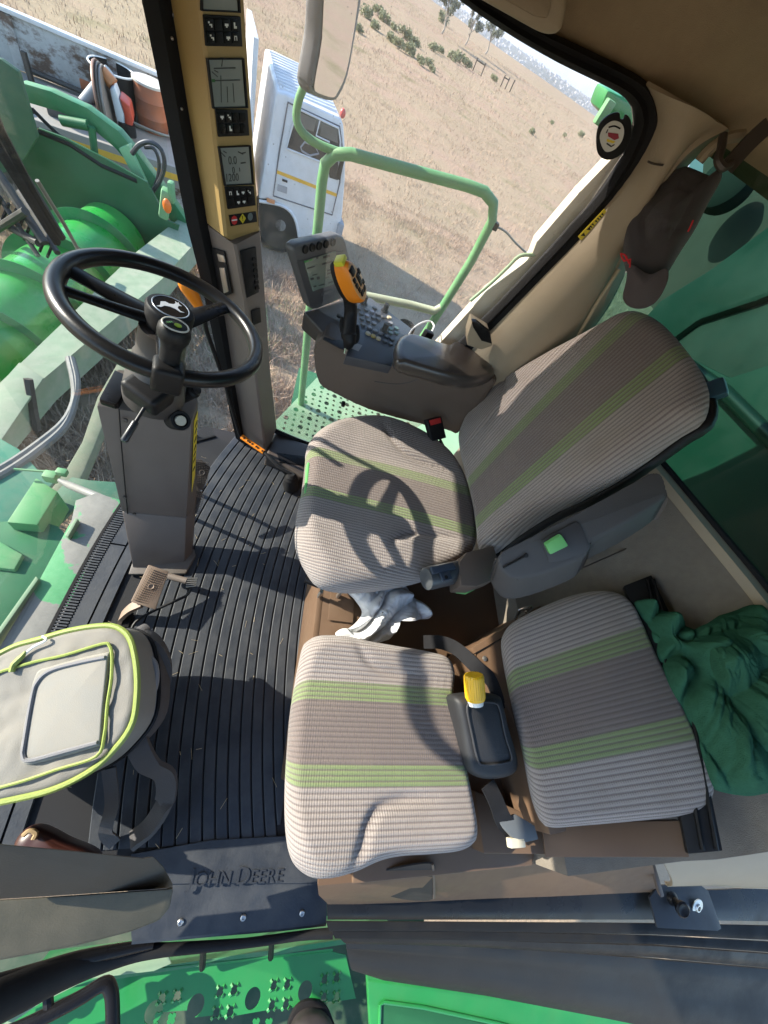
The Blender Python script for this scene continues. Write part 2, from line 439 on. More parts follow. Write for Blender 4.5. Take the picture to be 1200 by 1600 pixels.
# smooth wide tiles and the serrated strip along the windscreen
m = MB()
for a0, a1, segs in ((.030, .078, ((-.24, .22), (.226, .60), (.606, 1.1))), (.082, .118, ((-.24, .30), (.306, .70)))):
    for s0, s1 in segs:
        rows = []
        for i in range(9):
            y = s0+(s1-s0)*i/8; f0 = fx(y)
            rows.append([(f0+a0, y, -.006), (f0+a0+.001, y, .0035), (f0+a1-.001, y, .0035), (f0+a1, y, -.006)])
        m.loft(rows)
m.build('smooth_border', MATR, t)
m = MB(); n = 150
for i in range(n):
    y = -.24+1.44*i/n; f0 = fx(y)
    m.box((f0+.012, y, .0015), (.034, .0050, .009))
m.build('serrated_edge', MATR, t)

r9 = random.Random(9); m = MB()
for k in range(70):
    x, y = r9.uniform(-.42, .2), r9.uniform(-.27, 1.15)
    if x < fx(y)+.09: continue
    q = r9.uniform(0, 3.14); l_ = r9.uniform(.004, .016); e = V((math.cos(q), math.sin(q), 0))*l_
    m.tube([V((x, y, .0012))-e, V((x, y, .0022))+e], r9.uniform(.0004, .0008), 4)
o = m.build('chaff', mat('straw_chaff', (.42, .33, .20), .8)); tag(o, 'bits of straw and chaff scattered on the floor mat', 'chaff', kind='stuff')
# --- door sill: kick plate with lettering and screws
t = thing('door_threshold', 'black moulded threshold plate with raised maker lettering and three screws', 'door sill', (.1, -.33, 0))
a = wl([(205, 1335), (330, 1313), (460, 1306), (520, 1306)], z=0.004); b = wl([(198, 1382), (330, 1380), (460, 1380), (512, 1380)], z=.006)
c_ = wl([(205, 1476), (330, 1464), (440, 1455), (509, 1447)], z=-.012); d_ = [p+V((0, -.012, -.05)) for p in c_]
m = MB(); m.grid([[p+V((0, 0, -.03)) for p in a], a, [p.lerp(q, .92) for p, q in zip(a, b)], b, [p+V((0, -.004, -.012)) for p in b], [p+V((0, .006, .004)) for p in c_], c_, d_], th=.006); m.build('plate', MATR, t, ang=30)
o1, o2 = W(291, 1386, z=.0045), W(470, 1376, z=.0045); ex = (o2-o1).normalized()
LET = mat('raised_rubber_letters', (.028, .031, .037), .4, var=.1)
o1.z = o2.z = .0062
adv = 0
for ch, sz in (('J', .052), ('OHN', .041), (' ', 0), ('D', .052), ('EERE', .041)):
    if ch == ' ': adv += .012; continue
    for c1 in ch:
        ob = text(c1, o1+ex*adv, ex, (0, 1, 0), sz, LET, t, 'letter', .0022)
        xs_ = [(v.co+base[t]-o1).dot(ex) for v in ob.data.vertices]; sh_ = adv-min(xs_)
        ob.data.transform(Matrix.Translation(ex*sh_)); adv = max(xs_)+sh_+.0055
for u, v in ((282, 1441), (380, 1434), (472, 1427)):
    p = W(u, v, z=-.012+.006)
    m = MB(); m.lathe([(.0072, -.004), (.0072, .002), (.0055, .0035), (.0035, .0035), (.003, .001), (0, .001)], p, (0, -.15, 1), 16); m.build('screw', STL, t)

# --- seat platform (brown painted steel box under both seats)
t = thing('seat_platform', 'brown painted steel platform box carrying the seats', 'seat base', (.3, 0, 0)); PLT = t
m = MB()
m.box((.2255, .59, .135), (.02, 1.36, .27), bev=.006)                     # front face, +y
m.build('front_panel', PLAT, t)
m = MB(); m.box((.60, .44, .262), (.74, .40, .012), bev=.003); m.build('deck_plate', PLAT, t)
m = MB(); m.box((.65, 0.0-.02, .15), (.54, .52, .26), bev=.006); m.build('spare_seat_box', PLAT, t)
m = MB(); m.box((.30, .40, .275), (.085, .11, .004), bev=.0015); m.build('access_cover', PLAT, t)
m = MB(); m.ext([W(u, v, z=.335) for u, v in [(742, 1235), (850, 1285), (1022, 1296), (1022, 1338), (756, 1334)]], (0, 0, -.10), .005); m.build('side_deck', PLAT, t)
# raised block behind the spare cushion
q = wl([(738, 1012), (845, 945), (880, 1050), (930, 1290), (860, 1305), (800, 1120)], z=.43)
m = MB(); m.ext(q, (0, 0, -.30), .006); m.build('rear_box', PLAT, t)
m = MB(); m.tube([W(737, 1024, z=.432), W(806, 985, z=.432)], .0016, 6); m.build('seam', BLK, t)
m = MB(); m.lathe([(.008, 0), (.008, .003), (.005, .005), (0, .005)], W(757, 1029, z=.43), (0, 0, 1), 12); m.build('bolt', STL, t)

# brown side panel towards the door, with the cut-out under the spare cushion
t = thing('side_panel', 'brown painted side panel with a curved cut-out, above the door seal', 'trim panel', W(700, 1385, y=-.385))
top = [(497, 1384), (560, 1378), (640, 1362), (700, 1348), (760, 1332), (860, 1330), (1016, 1338)]
bot = [(512, 1413), (560, 1413), (640, 1410), (700, 1407), (760, 1404), (860, 1401), (1030, 1393)]
A = [W(u, v, z=.27) for u, v in top]; B = [W(u, v, z=.105) for u, v in bot]
m = MB(); m.grid([[p+V((0, .10, .0)) for p in A], A, [p.lerp(q_, .12)+V((0, -.012, 0)) for p, q_ in zip(A, B)], [p.lerp(q_, .93) for p, q_ in zip(A, B)], B], th=.01); m.build('panel', PLAT, t, ang=40)
m = MB(); cut = spline(wl([(578, 1366), (586, 1382), (604, 1396), (640, 1404), (676, 1402), (677, 1372), (676, 1348), (630, 1352)], pl=(B[3]+V((0, -.014, 0)), (B[4]-B[2]).cross(A[3]-B[3]))), 4, True)
m.ext(cut, (0, -.003, .001)); m.build('recess', mat('recess_shade', (.02, .016, .014), .7), t)  # flat dark patch, the shade of the cut-out put into its colour
m = MB(); m.ribbon(wl([(676, 1350), (678, 1378), (678, 1403)], pl=(B[3]+V((0, -.018, 0)), (B[4]-B[2]).cross(A[3]-B[3]))), (1, 0, 0), .006, .004, 3); m.build('recess_edge', BRN, t)
m = MB(); m.ext(wl([(1012, 1343), (1017, 1340), (1032, 1392), (1026, 1394)], z=.2), (0, -.012, .01), .003); m.build('end_trim', BRN, t)

# --- door frame bottom: black sill rail, ribbed weather seals
t = thing('door_frame', 'black lower door frame with ribbed rubber weather seals', 'door frame', (1, -.42, 0))
def band(name, tops, bots, yt, yb, mtl, par, bulge=0, th=.006, rows=3):
    A = [W(u, v, z=yt) for u, v in tops]; B = [W(u, v, z=yb) for u, v in bots]; G = []
    for i in range(rows+1):
        f = i/rows
        G.append([p.lerp(q, f)+V((0, -bulge*math.sin(math.pi*f), bulge*.6*math.sin(math.pi*f))) for p, q in zip(A, B)])
    mm = MB(); mm.grid(G, th=th); return mm.build(name, mtl, par, ang=60)
band('sill_rail', [(511, 1411), (700, 1407), (1020, 1394), (1230, 1386)], [(512, 1437), (700, 1437), (1020, 1437), (1230, 1440)], .098, .075, BLKG, t, .006)
band('seal', [(510, 1440), (700, 1441), (1020, 1443), (1230, 1447)], [(518, 1452), (700, 1453), (1020, 1460), (1230, 1470)], .07, .055, RUB, t, .008, rows=6)
band('seal', [(518, 1453), (700, 1455), (1020, 1462), (1230, 1473)], [(528, 1463), (700, 1466), (1020, 1474), (1230, 1490)], .05, .035, RUB, t, .008, rows=6)
band('seal', [(530, 1464), (700, 1468), (1020, 1478), (1230, 1493)], [(545, 1474), (700, 1478), (1020, 1496), (1230, 1515)], .03, .0, BLK, t, .004, rows=4)
# front continuation of the seal, lower left
m = MB(); m.tube(wl([(-60, 1592), (40, 1545), (120, 1512), (200, 1490), (260, 1484), (380, 1474), (470, 1462), (520, 1458)], y=-.44), [.036, .034, .028, .02, .013, .010, .010, .012], 12, k=4); m.build('seal', RUB, t)
m = MB(); m.tube(wl([(-60, 1560), (40, 1528), (120, 1500), (200, 1482), (240, 1476)], y=-.425), [.022, .020, .016, .012, .008], 10, k=4); m.build('seal', BLKG, t)

t = thing('door_striker', 'dark metal striker plate with a round pin and washer on the door sill', 'door latch', W(1065, 1415, y=-.43))
m = MB(); m.ext(wl([(1026, 1382), (1088, 1378), (1104, 1390), (1124, 1448), (1118, 1452), (1024, 1447), (1012, 1400)], z=.115), (0, -.003, .006), .002); m.build('plate', mat('dark_steel', (.022, .024, .028), .45, metal=.2, dust=.25, dcol=(.06, .06, .06)), t)
p = W(1050, 1404, z=.125)
m = MB(); m.lathe([(.022, 0), (.018, .008), (.013, .014), (.013, .036), (.022, .038), (.024, .047), (.019, .051), (.014, .047), (0, .045)], p, (-.30, -.35, .9), 20); m.build('pin', BLKG, t)
m = MB(); m.lathe([(.027, 0), (.027, .003), (.015, .004), (.012, .008), (.008, .008), (.007, .002), (0, .002)], W(1089, 1417, z=.122), (0, -.5, .9), 20); m.build('washer', STL, t)

# --- beige trim at the rear door pillar
t = thing('door_pillar_trim', 'beige padded trim at the foot of the rear door pillar', 'trim panel', W(1130, 1350, y=-.36))
A = [W(u, v, z=z_) for u, v, z_ in [(1034, 1342, .30), (1110, 1328, .38), (1160, 1318, .43), (1250, 1300, .52)]]; B = [W(u, v, z=z_) for u, v, z_ in [(1040, 1383, .16), (1110, 1383, .20), (1160, 1388, .24), (1250, 1391, .3)]]
G = [[p.lerp(q, f)+V((0, -.02*math.sin(math.pi*f), .022*math.sin(math.pi*f))) for p, q in zip(A, B)] for f in [i/8 for i in range(9)]]
m = MB(); m.grid([[p+V((0, .06, -.05)) for p in A]]+G, th=.01); m.build('padded_trim', BEI, t, ang=50)
m = MB(); m.tube([p+V((0, -.008, .004)) for p in [A[i].lerp(B[i], .86) for i in range(4)]], .0035, 6); m.build('piping', mat('tan_piping', (.30, .25, .16), .7), t)

# --- lower left pillar trim (olive) in the left front corner
t = thing('corner_trim', 'olive brown plastic cover at the front foot of the open door', 'trim panel', W(120, 1400, z=.25))
def CT(u, v): return W(u, v, pl=(W(120, 1400, z=.27), V((.25, -.75, .62))))
def CT2(u, v): return W(u, v, pl=(W(120, 1405, z=.25), V((.05, -.45, .89))))
up = [(-60, 1312), (0, 1319), (120, 1330), (226, 1341), (240, 1338), (256, 1354), (272, 1384), (266, 1388), (120, 1398), (-60, 1409)]
lo = [(-60, 1410), (120, 1399), (266, 1389), (272, 1386), (266, 1418), (250, 1438), (205, 1456), (120, 1478), (-60, 1512)]
m = MB(); m.ext([CT(*p) for p in up], (-.008, -.008, -.05), .006); m.build('upper_face', mat('olive_plastic_shade', (.040, .031, .021), .6, bump=.2, bscale=300, dust=.15), t)  # same trim as the lower face, its shade put into a darker colour
m = MB(); m.ext([CT2(*p) for p in lo], (-.008, -.010, -.05), .006); m.build('lower_face', mat('olive_plastic_lit', (.052, .045, .026), .6, bump=.2, bscale=300, dust=.2), t)  # lit face of the same trim, the light put into a paler olive

# --- windscreen: curved, leaning forward at its top
t = thing('windscreen', 'large curved dusty windscreen in front of the steering column', 'window', (-.5, .45, 0))
bt = spline([(-.30, 1.215, -.01), (-.42, 1.10, -.01), (-.50, .92, -.01), (-.54, .65, -.01), (-.552, .33, -.01), (-.545, 0, -.01), (-.52, -.28, -.01), (-.46, -.40, -.01)], 4)
G = [[p+V((-.13*f - .02*math.sin(math.pi*f), 0, 1.42*f)) for p in bt] for f in [i/8 for i in range(9)]]
m = MB(); m.grid(G); m.build('glass', WSH, t, ang=60)
m = MB(); m.tube([p+V((0, 0, .004)) for p in bt], .008, 6); m.build('bottom_seal', RUB, t)
# corner seal strip
SL = [(212, -60), (228, 0), (264, 180), (296, 350), (315, 425), (350, 590), (371, 684)]; SR = [(252, -60), (265, 0), (294, 180), (326, 352), (340, 425), (365, 590), (381, 690)]
A = [W(u, v, y=1.215) for u, v in SL]; B = [W(u, v, y=1.235) for u, v in SR]
m = MB(); m.grid([[p+V((.0, .03, 0)) for p in A], A, [p.lerp(q, .5)+V((.004, -.012, 0)) for p, q in zip(A, B)], B, [p+V((0, .03, 0)) for p in B]], th=.006); m.build('corner_seal', RUB, t, ang=50)
for u, v in ((287, 170), (300, 360), (272, 60)):
    m = MB(); m.ball(W(u-3, v, y=1.214), .003, 8); m.build('clip', STL, t)

m = MB(); m.grid([[V((x_, y_, z_)) for y_ in (-.35, .3, .8, 1.29)] for x_, z_ in ((-.655, 1.19), (-.665, 1.32), (-.67, 1.47))], th=.004); m.build('added_sun_blind', mat('added_blind_cloth', (.05, .045, .04), .9), t)  # unseen blind, added to keep both backrests in shade
m = MB(); m.tube([V((-.655, -.36, 1.19)), V((-.655, 1.29, 1.19))], .009, 8); m.build('added_blind_bar', BLK, t)
# --- right side window with black seal, sunlit cream frame outside
t = thing('side_window', 'right side window with thick black rubber seal and rounded rear corner', 'window', W(700, 300, y=1.29))
m = MB(); m.ext(wl([(383, -70), (405, 350), (432, 672), (560, 720), (700, 640), (745, 525), (905, 340), (992, 215), (987, 165), (780, 44), (690, -25), (620, -75)], y=1.29), (0, .004, 0)); m.build('pane', WIN, t)
inn = [(600, -110), (690, -22), (780, 44), (870, 97), (953, 138), (984, 160), (993, 185), (988, 210), (967, 259), (934, 309), (897, 350), (850, 402), (780, 476), (725, 530), (700, 560)]
out = [(640, -140), (745, -22), (840, 40), (895, 66), (990, 113), (1018, 138), (1030, 172), (1030, 200), (1004, 254), (962, 312), (903, 378), (852, 430), (790, 494), (745, 540), (722, 566)]
I = spline(wl(inn, y=1.284), 4); O = spline(wl(out, y=1.284), 4)
G = [[p+V((0, .02, 0)) for p in I], I, [p.lerp(q, .25)+V((0, -.014, 0)) for p, q in zip(I, O)], [p.lerp(q, .5)+V((0, -.006, 0)) for p, q in zip(I, O)], [p.lerp(q, .75)+V((0, -.018, 0)) for p, q in zip(I, O)], O, [p+V((0, .02, 0)) for p in O]]
m = MB(); m.grid(G, th=.004); m.build('seal', RUB, t, ang=60)
m = MB(); m.tube(wl([(420, 664), (428, 672), (455, 684), (490, 697), (540, 712)], y=1.275), .012, 8, k=3); m.build('bottom_seal', RUB, t)
m = MB(); m.ext(wl([(994, 212), (982, 252), (934, 312), (860, 396), (780, 484), (690, 572), (672, 552), (760, 456), (828, 404), (838, 378), (905, 300), (976, 226)], y=1.33), (0, .05, 0), .01)
m.build('outer_frame', mat('cream_paint', (.62, .56, .44), .5, dust=.2), t)
m = MB(); m.tube(wl([(836, 398), (812, 400), (795, 416), (770, 440), (735, 470)], y=1.335), .006, 8, k=3); m.build('outer_bead', PGRN, t)

t = thing('warning_label', 'narrow yellow warning label on the black window seal', 'label', W(925, 352, y=1.262))
m = MB(); e1 = W(906, 373, y=1.262); e2 = W(947, 330, y=1.262); ex = (e2-e1).normalized(); nn = V((0, -1, 0)); ey = nn.cross(ex)*-1
q = [e1-ey*.010, e2-ey*.010, e2+ey*.010, e1+ey*.010]
m.ext(q, (0, -.0012, 0)); m.build('sticker', YLB, t)
m = MB()
for f in (.14, .36, .44, .52, .64, .72, .80, .88):
    c = e1.lerp(e2, f)+V((0, -.0016, 0)); w_ = .005 if f in (.14, .36) else .0022
    m.ext([c-ex*w_-ey*.006, c+ex*w_-ey*.005, c+ey*.006+ex*w_*.3], (0, -.0006, 0))
m.build('symbols', BLK, t)

t = thing('licence_disc', 'round black licence disc holder stuck on the window corner', 'disc holder', W(957, 212, y=1.279))
c = W(957, 212, y=1.279)
oo = spline(wl([(931, 215), (936, 193), (950, 179), (966, 175), (968, 184), (973, 185), (977, 178), (984, 186), (986, 205), (980, 226), (966, 243), (948, 249), (934, 240)], y=1.279), 4, True)
m = MB(); m.ext(oo, (0, -.006, 0), .0015); m.build('holder', BLK, t)
oi = spline(wl([(937, 216), (943, 199), (957, 189), (970, 192), (975, 204), (971, 221), (959, 234), (945, 236)], y=1.272), 4, True)
m = MB(); m.ext(oi, (0, -.001, 0)); m.build('disc', mat('printed_disc', (.62, .62, .58), .4), t)
m = MB(); m.ext(wl([(950, 207), (966, 209), (967, 216), (960, 219), (950, 213)], y=1.2705), (0, -.0006, 0)); m.build('red_print', mat('red_print', (.30, .02, .04), .5), t)
m = MB(); m.tube(wl([(951, 199), (960, 197), (969, 201)], y=1.2705), .0016, 6, k=3); m.tube(wl([(947, 208), (950, 202)], y=1.2705), .0013, 5); m.tube(wl([(948, 224), (955, 229), (960, 226)], y=1.2705), .0013, 5); m.build('black_print', BLK, t)
m = MB(); m.ext(wl([(948, 217), (962, 221), (958, 224), (948, 221)], y=1.2705), (0, -.0006, 0)); m.build('yellow_print', YLB, t)

# --- rear right pillar, rear wall, rear window
t = thing('rear_pillar', 'beige padded pillar between the side window and the rear window', 'cab pillar', W(900, 450, y=1.25))
Apx = [(716, 572), (745, 540), (790, 494), (852, 430), (903, 378), (962, 312), (1004, 254), (1030, 200), (1032, 165), (1018, 130)]
Bpx = [(790, 640), (830, 600), (880, 560), (925, 505), (950, 460), (975, 400), (1010, 330), (1060, 258), (1095, 225), (1140, 200)]
A = spline(wl(Apx, y=1.28), 3); B = spline(wl(Bpx, y=1.25), 3)
G = [[p.lerp(q, f)+V((-.01, -.05*math.sin(math.pi*min(1, f*1.15))**.7 if f*1.15 < 1 else 0, .0)) for p, q in zip(A, B)] for f in [i/10 for i in range(11)]]
m = MB(); m.grid(G+[[p+V((.08, .10, 0)) for p in B]], th=.008); m.build('padded_trim', BEI, t, ang=60)
m = MB(); m.tube(spline(wl([(895, 540), (915, 505), (935, 470), (968, 420)], y=1.22), 3), .006, 8); m.build('edge_bead', mat('pale_beige_bead', (.42, .35, .24), .6), t)
m = MB(); m.tube(spline(wl([(1012, 252), (1022, 256), (1036, 258)], y=1.21), 3), .0022, 6); m.build('joint', BRND, t)

t = thing('rear_window', 'green tinted rear window behind the driver seat', 'window', (1.3, .6, 1.1))
rail = spline([(.98, 1.33, .86), (1.03, 1.22, .87), (1.13, 1.06, .88), (1.25, .87, .885), (1.36, .62, .89), (1.45, .40, .895), (1.53, .1, .90), (1.56, -.3, .90)], 4)
G = [[p+V((-.12*f*f, .02*f, (1.50-p.z)*f)) for p in rail] for f in [i/6 for i in range(7)]]
m = MB(); m.grid(G); m.build('pane', RGL, t, ang=60)
m = MB(); m.tube([p+V((-.004, 0, .0)) for p in rail], .012, 8); m.build('seal', RUB, t)
m = MB(); m.loft([[p+V((-.05, -.035, -.03)), p+V((-.045, -.03, -.005)), p+V((-.012, -.01, -.002)), p+V((0, 0, -.03)), p+V((-.02, -.02, -.06))] for p in rail]); m.build('sill_rail', BEI, t, ang=40)
m = MB(); m.lathe([(.006, 0), (.006, .004), (0, .005)], W(1078, 802, x=1.30), (-.5, -.4, .7), 10); m.build('screw', BLK, t)

# carpeted back panel sloping down from the rear window
t = thing('rear_shelf', 'grey carpeted shelf sloping up to the rear window', 'shelf', (1.3, 0, .6))
SHO = V((.96, 0, .44)); SHN = V((-.62, 0, .79)).normalized()
def SH(u, v, off=0): return W(u, v, pl=(SHO+SHN*off, SHN))
rr = [p+V((-.04, -.03, -.035)) for p in rail]
lower = [V((.70+.02*i, rr[i].y*1.0, .40)) for i in range(len(rr))]
G = []
for f in [i/10 for i in range(11)]:
    row = []
    for p in rr:
        q = V((min(.95, p.x-.08), p.y, .38)); r_ = q.lerp(p, f); r_.z -= .12*math.sin(math.pi*f); row.append(r_ if r_.y > -.28+.3*(r_.z-.38) else V((r_.x, -.28+.3*(r_.z-.38), r_.z)))
    G.append(row)
m = MB(); m.grid([[p+V((0, 0, -.38)) for p in G[0]]]+G, th=.01); m.build('carpet', CARP, t, ang=50)
m = MB(); m.tube([W(905, 892, pl=(SHO, SHN))+V((-.01, 0, .02)), W(960, 868, pl=(SHO, SHN))+V((-.01, 0, .02)), W(1080, 812, pl=(SHO, SHN))+V((-.01, 0, .02))], .0025, 6); m.build('seam', BRND, t)

m = MB(); m.ext([SH(u, v, .012) for u, v in [(846, 1286), (960, 1284), (1064, 1282), (1078, 1340), (852, 1340)]], -SHN*.03, .004); m.build('rear_deck', PLAT, PLT)
# black plastic channel the spare backrest sits in, on the shelf
t = thing('seat_track', 'black ribbed plastic track behind the loose spare backrest', 'seat track', (1.1, .1, .55))
m = MB()
q = [SH(975, 915, .03), SH(1018, 898, .03), SH(1060, 985, .03), SH(1130, 1330, .03), SH(1075, 1335, .03), SH(1010, 1000, .03)]
m.ext(q, -SHN*.03, .004); m.build('base', BLK, t)
m = MB()
for d0 in (0, 22):
    m.tube([SH(1012+d0*.4, 905, .035), SH(1062+d0, 1130, .035), SH(1098+d0, 1328, .035)], .005, 6)
m.build('ribs', BLKG, t)
# ================================================================== CONTROLS
# --- corner display pillar
t = thing('display_pillar', 'ochre and grey corner pillar carrying three stacked display panels', 'display column', W(400, 690, z=0))
yL = [(250, -90), (264, 0), (320, 346)]; yC = [(300, -90), (311, 0), (352, 371)]; yR = [(378, -90), (383, 0), (406, 352)]
def PL(u, v): return W(u, v, y=1.235)
# front face plane through three known points of the casing
f0, f1, f2 = W(352, 371, y=1.165), W(311, 0, y=1.165), W(406, 352, y=1.27)
FN = (f1-f0).cross(f2-f0).normalized()
if FN.dot(CAM-f0) < 0: FN = -FN
def PF(u, v, off=0): return W(u, v, pl=(f0+FN*off, FN))
rings = []
for a, b, c in zip(yL, yC, yR):
    pa, pb, pc = PL(*a), PF(*b), PF(*c)
    bk = V((-.03, .06, 0)); rings.append([pa, pa.lerp(pb, .93), pb.lerp(pc, .06), pc.lerp(pb, .04), pc-FN*.015, pc+bk, pa+bk*.6])
rings.insert(0, [p+(p-q)*2.2 for p, q in zip(rings[0], rings[1])])
lo = [PL(322, 352), PF(372, 383, -.012), PF(378, 384, -.012), PF(404, 362, -.014), PF(407, 360, -.02)]
m = MB(); r3 = rings[-1]
rings.append([r3[0]+V((0, .01, -.01)), lo[1]+(r3[1]-lo[1])*.35, lo[2], lo[3], lo[4], r3[5]+V((0, 0, -.01)), r3[6]+V((0, 0, -.01))])
m.loft(rings); m.build('casing', YEL, t, ang=28)
def quad(q, off=0): return [PF(u, v, off) for u, v in q]
def panel(scr, key, icons):
    s = MB(); s.ext(quad(scr, .001), FN*.0012); sc_ = s.build('display', LCD if icons != 0 else LCDD, t)
    fr_ = [(u, v) for u, v in scr]
    cu = sum(u for u, v in scr)/4; cv = sum(v for u, v in scr)/4
    b = MB(); o = quad([(cu+(u-cu)*1.10, cv+(v-cv)*1.05) for u, v in scr]); i_ = quad(scr, .0)
    for k in range(4):
        b.hexa([o[k], o[(k+1) % 4], i_[(k+1) % 4], i_[k]], [p+FN*.005 for p in (o[k], o[(k+1) % 4], i_[(k+1) % 4], i_[k])])
    b.build('bezel', BLK, sc_)
    s = MB(); s.ext(quad(key, .0), FN*.004, .001); kp = s.build('keypad', BLK, t)
    a, b_, c, d = quad(key, .004)
    kk = MB(); wh = MB()
    for r in range(2):
        for q in range(4):
            f = lambda x, y: a.lerp(b_, x).lerp(d.lerp(c, x), y)
            x0, x1, y0, y1 = .06+q*.225, .06+q*.225+.195, .12+r*.42, .12+r*.42+.36
            kk.ext([f(x0, y0), f(x1, y0), f(x1, y1), f(x0, y1)], FN*.0022, .0006)
    kk.build('key', BLKG, kp)
    for (x, y, k) in icons or []:
        f = lambda x, y: a.lerp(b_, x).lerp(d.lerp(c, x), y)+FN*.0024
        g = lambda p: wh.ext([f(x+p[0], y+p[1]), f(x+p[2], y+p[1]), f(x+p[2], y+p[3]), f(x+p[0], y+p[3])], FN*.0003)
        for p in {0: [(-.05, -.10, -.01, -.04), (-.02, -.02, .05, .03), (.02, .03, .05, .09)], 1: [(-.03, -.1, .01, .1), (.01, .02, .05, .1)], 2: [(-.05, -.05, .05, .03), (-.02, .03, .02, .08)], 3: [(-.04, -.08, -.02, .08), (.02, -.08, .04, .08), (-.04, -.08, .04, -.04)]}[k]: g(p)
    wh.build('key_symbol', WHT, kp)
    return sc_
s1 = panel([(314, -60), (366, -62), (371, 17), (315, 14)], [(316, 22), (374, 25), (377, 72), (320, 71)], [(.16, .3, 0), (.6, .3, 2), (.83, .3, 1), (.18, .72, 0), (.62, .72, 2), (.83, .72, 3)])
s2 = panel([(324, 92), (377, 92), (383, 166), (333, 167)], [(335, 170), (385, 171), (388, 211), (340, 213)], [(.18, .28, 2), (.4, .28, 0), (.4, .7, 1)])
s3 = panel([(342, 230), (388, 228), (393, 286), (351, 288)], [(350, 291), (395, 290), (398, 320), (355, 326)], [(.16, .3, 3), (.4, .3, 1), (.6, .3, 2), (.82, .3, 0), (.4, .75, 2), (.6, .75, 2)])
def ontext(s, u0, v0, u1, v1, size, par, mtl=LCDD):
    o, e = PF(u0, v0, .0028), PF(u1, v1, .0028); ex = (e-o).normalized(); ey = FN.cross(ex)
    text(s, o, ex, ey, size, mtl, par, 'digits', .0002)
ontext('0.0', 357, 257, 380, 256, .022, s3); ontext('0', 363, 271, 380, 270, .018, s3); ontext('1200', 352, 284, 380, 282, .022, s3)
ontext('7', 345, 104, 360, 104, .018, s2)
def strokes(par, lst, mtl=LCDD, wd=.0012):
    mm = MB()
    for a, b in lst:
        p, q = PF(*a, .0026), PF(*b, .0026); e = (q-p).normalized(); n_ = FN.cross(e)*wd
        mm.ext([p-n_, q-n_, q+n_, p+n_], FN*.0003)
    mm.build('segments', mtl, par)
strokes(s2, [((334, 107), (368, 106)), ((335, 126), (372, 125)), ((331, 112), (340, 120)), ((335, 110), (341, 113)), ((345, 118), (346, 160)), ((355, 135), (356, 160)), ((364, 130), (366, 160)), ((366, 125), (375, 125))], wd=.0009)
strokes(s3, [((345, 238), (352, 245)), ((349, 236), (354, 239)), ((372, 237), (380, 241)), ((376, 255), (384, 254)), ((374, 262), (375, 268)), ((377, 240), (384, 238))], wd=.0012)
strokes(s2, [((331, 126), (336, 126))], mat('green_segment', (.02, .12, .03), .5), .0022)
m = MB(); m.ext(quad([(357, 336), (399, 330), (401, 346), (360, 353)], 0), FN*.0025, .0006); ind = m.build('warning_light_strip', BLK, t)
def disk(c, r, n=18): 
    a, b, _ = frame(FN); return [c+(a*math.cos(2*math.pi*i/n)+b*math.sin(2*math.pi*i/n))*r for i in range(n)]
m = MB(); m.ext(disk(PF(366, 344, .0027), .0105, 8), FN*.0006); m.build('stop_light', mat('red_lamp', (.55, .03, .03), .3), ind)
a_ = PF(365, 344, .0034); a1 = PF(368, 343.6, .0034); e = (a1-a_).normalized()
m = MB(); m.ext([a_-e*.006-FN.cross(e)*.0015, a_+e*.012-FN.cross(e)*.0015, a_+e*.012+FN.cross(e)*.0015, a_-e*.006+FN.cross(e)*.0015], FN*.0003); m.build('stop_mark', WHT, ind)
m = MB(); m.ext(disk(PF(379, 341.5, .0027), .0115, 4), FN*.0006); m.build('caution_light', mat('yellow_lamp', (.62, .50, .03), .3), ind)
m = MB(); c0 = PF(379, 341, .0034); up_ = (PF(377, 330, 0)-PF(379, 345, 0)).normalized(); sd = FN.cross(up_)
m.ext([c0+up_*.006-sd*.001, c0+up_*.006+sd*.001, c0-up_*.002+sd*.001, c0-up_*.002-sd*.001], FN*.0003); m.ext([c0-up_*.0035-sd*.001, c0-up_*.0035+sd*.001, c0-up_*.0055+sd*.001, c0-up_*.0055-sd*.001], FN*.0003); m.build('caution_mark', BLK, ind)
m = MB(); m.ext(disk(PF(391, 338.5, .0027), .0090), FN*.0006); m.build('info_light', mat('grey_lamp', (.14, .17, .17), .3), ind)
for u, v in ((270, 22), (300, 194), (322, 325)):
    m = MB(); m.lathe([(.004, -.002), (.004, .002), (0, .003)], PL(u, v)+V((.004, -.004, 0)), (.3, -.9, 0), 10); m.build('screw', BRND, t)
# grey lower casing
gl = [(319, 348), (340, 450), (362, 590), (379, 684)]; gc = [(367, 383), (383, 470), (402, 600), (416, 712)]; gr = [(406, 362), (412, 440), (422, 580), (432, 668)]
rings = []
for a, b, c in zip(gl, gc, gr):
    pa, pb, pc = W(*a, y=1.235), W(*b, y=1.165), W(*c, y=1.28)
    rings.append([pa, pa.lerp(pb, .94), pb.lerp(pc, .06), pc, pc+V((-.04, .05, 0)), pa+V((-.02, .05, 0))])
m = MB(); m.loft(rings); m.build('lower_casing', GRYP, t, ang=28)
def LF(u, v, off=0):   # left face of the grey casing
    a, b, c = rings[0][0], rings[0][1], rings[2][0]; n = (b-a).cross(c-a).normalized()
    if n.dot(CAM-a) < 0: n = -n
    return W(u, v, pl=(a+n*off, n)), n
def RF(u, v, off=0):
    a, b, c = rings[0][2], rings[0][3], rings[2][2]; n = (b-a).cross(c-a).normalized()
    if n.dot(CAM-a) < 0: n = -n
    return W(u, v, pl=(a+n*off, n)), n
n_ = LF(340, 420)[1]
m = MB(); m.ext([LF(*p)[0] for p in [(332, 386), (352, 392), (364, 458), (346, 466), (341, 440)]], n_*.006, .002); sw = m.build('slide_switch', BLK, t)
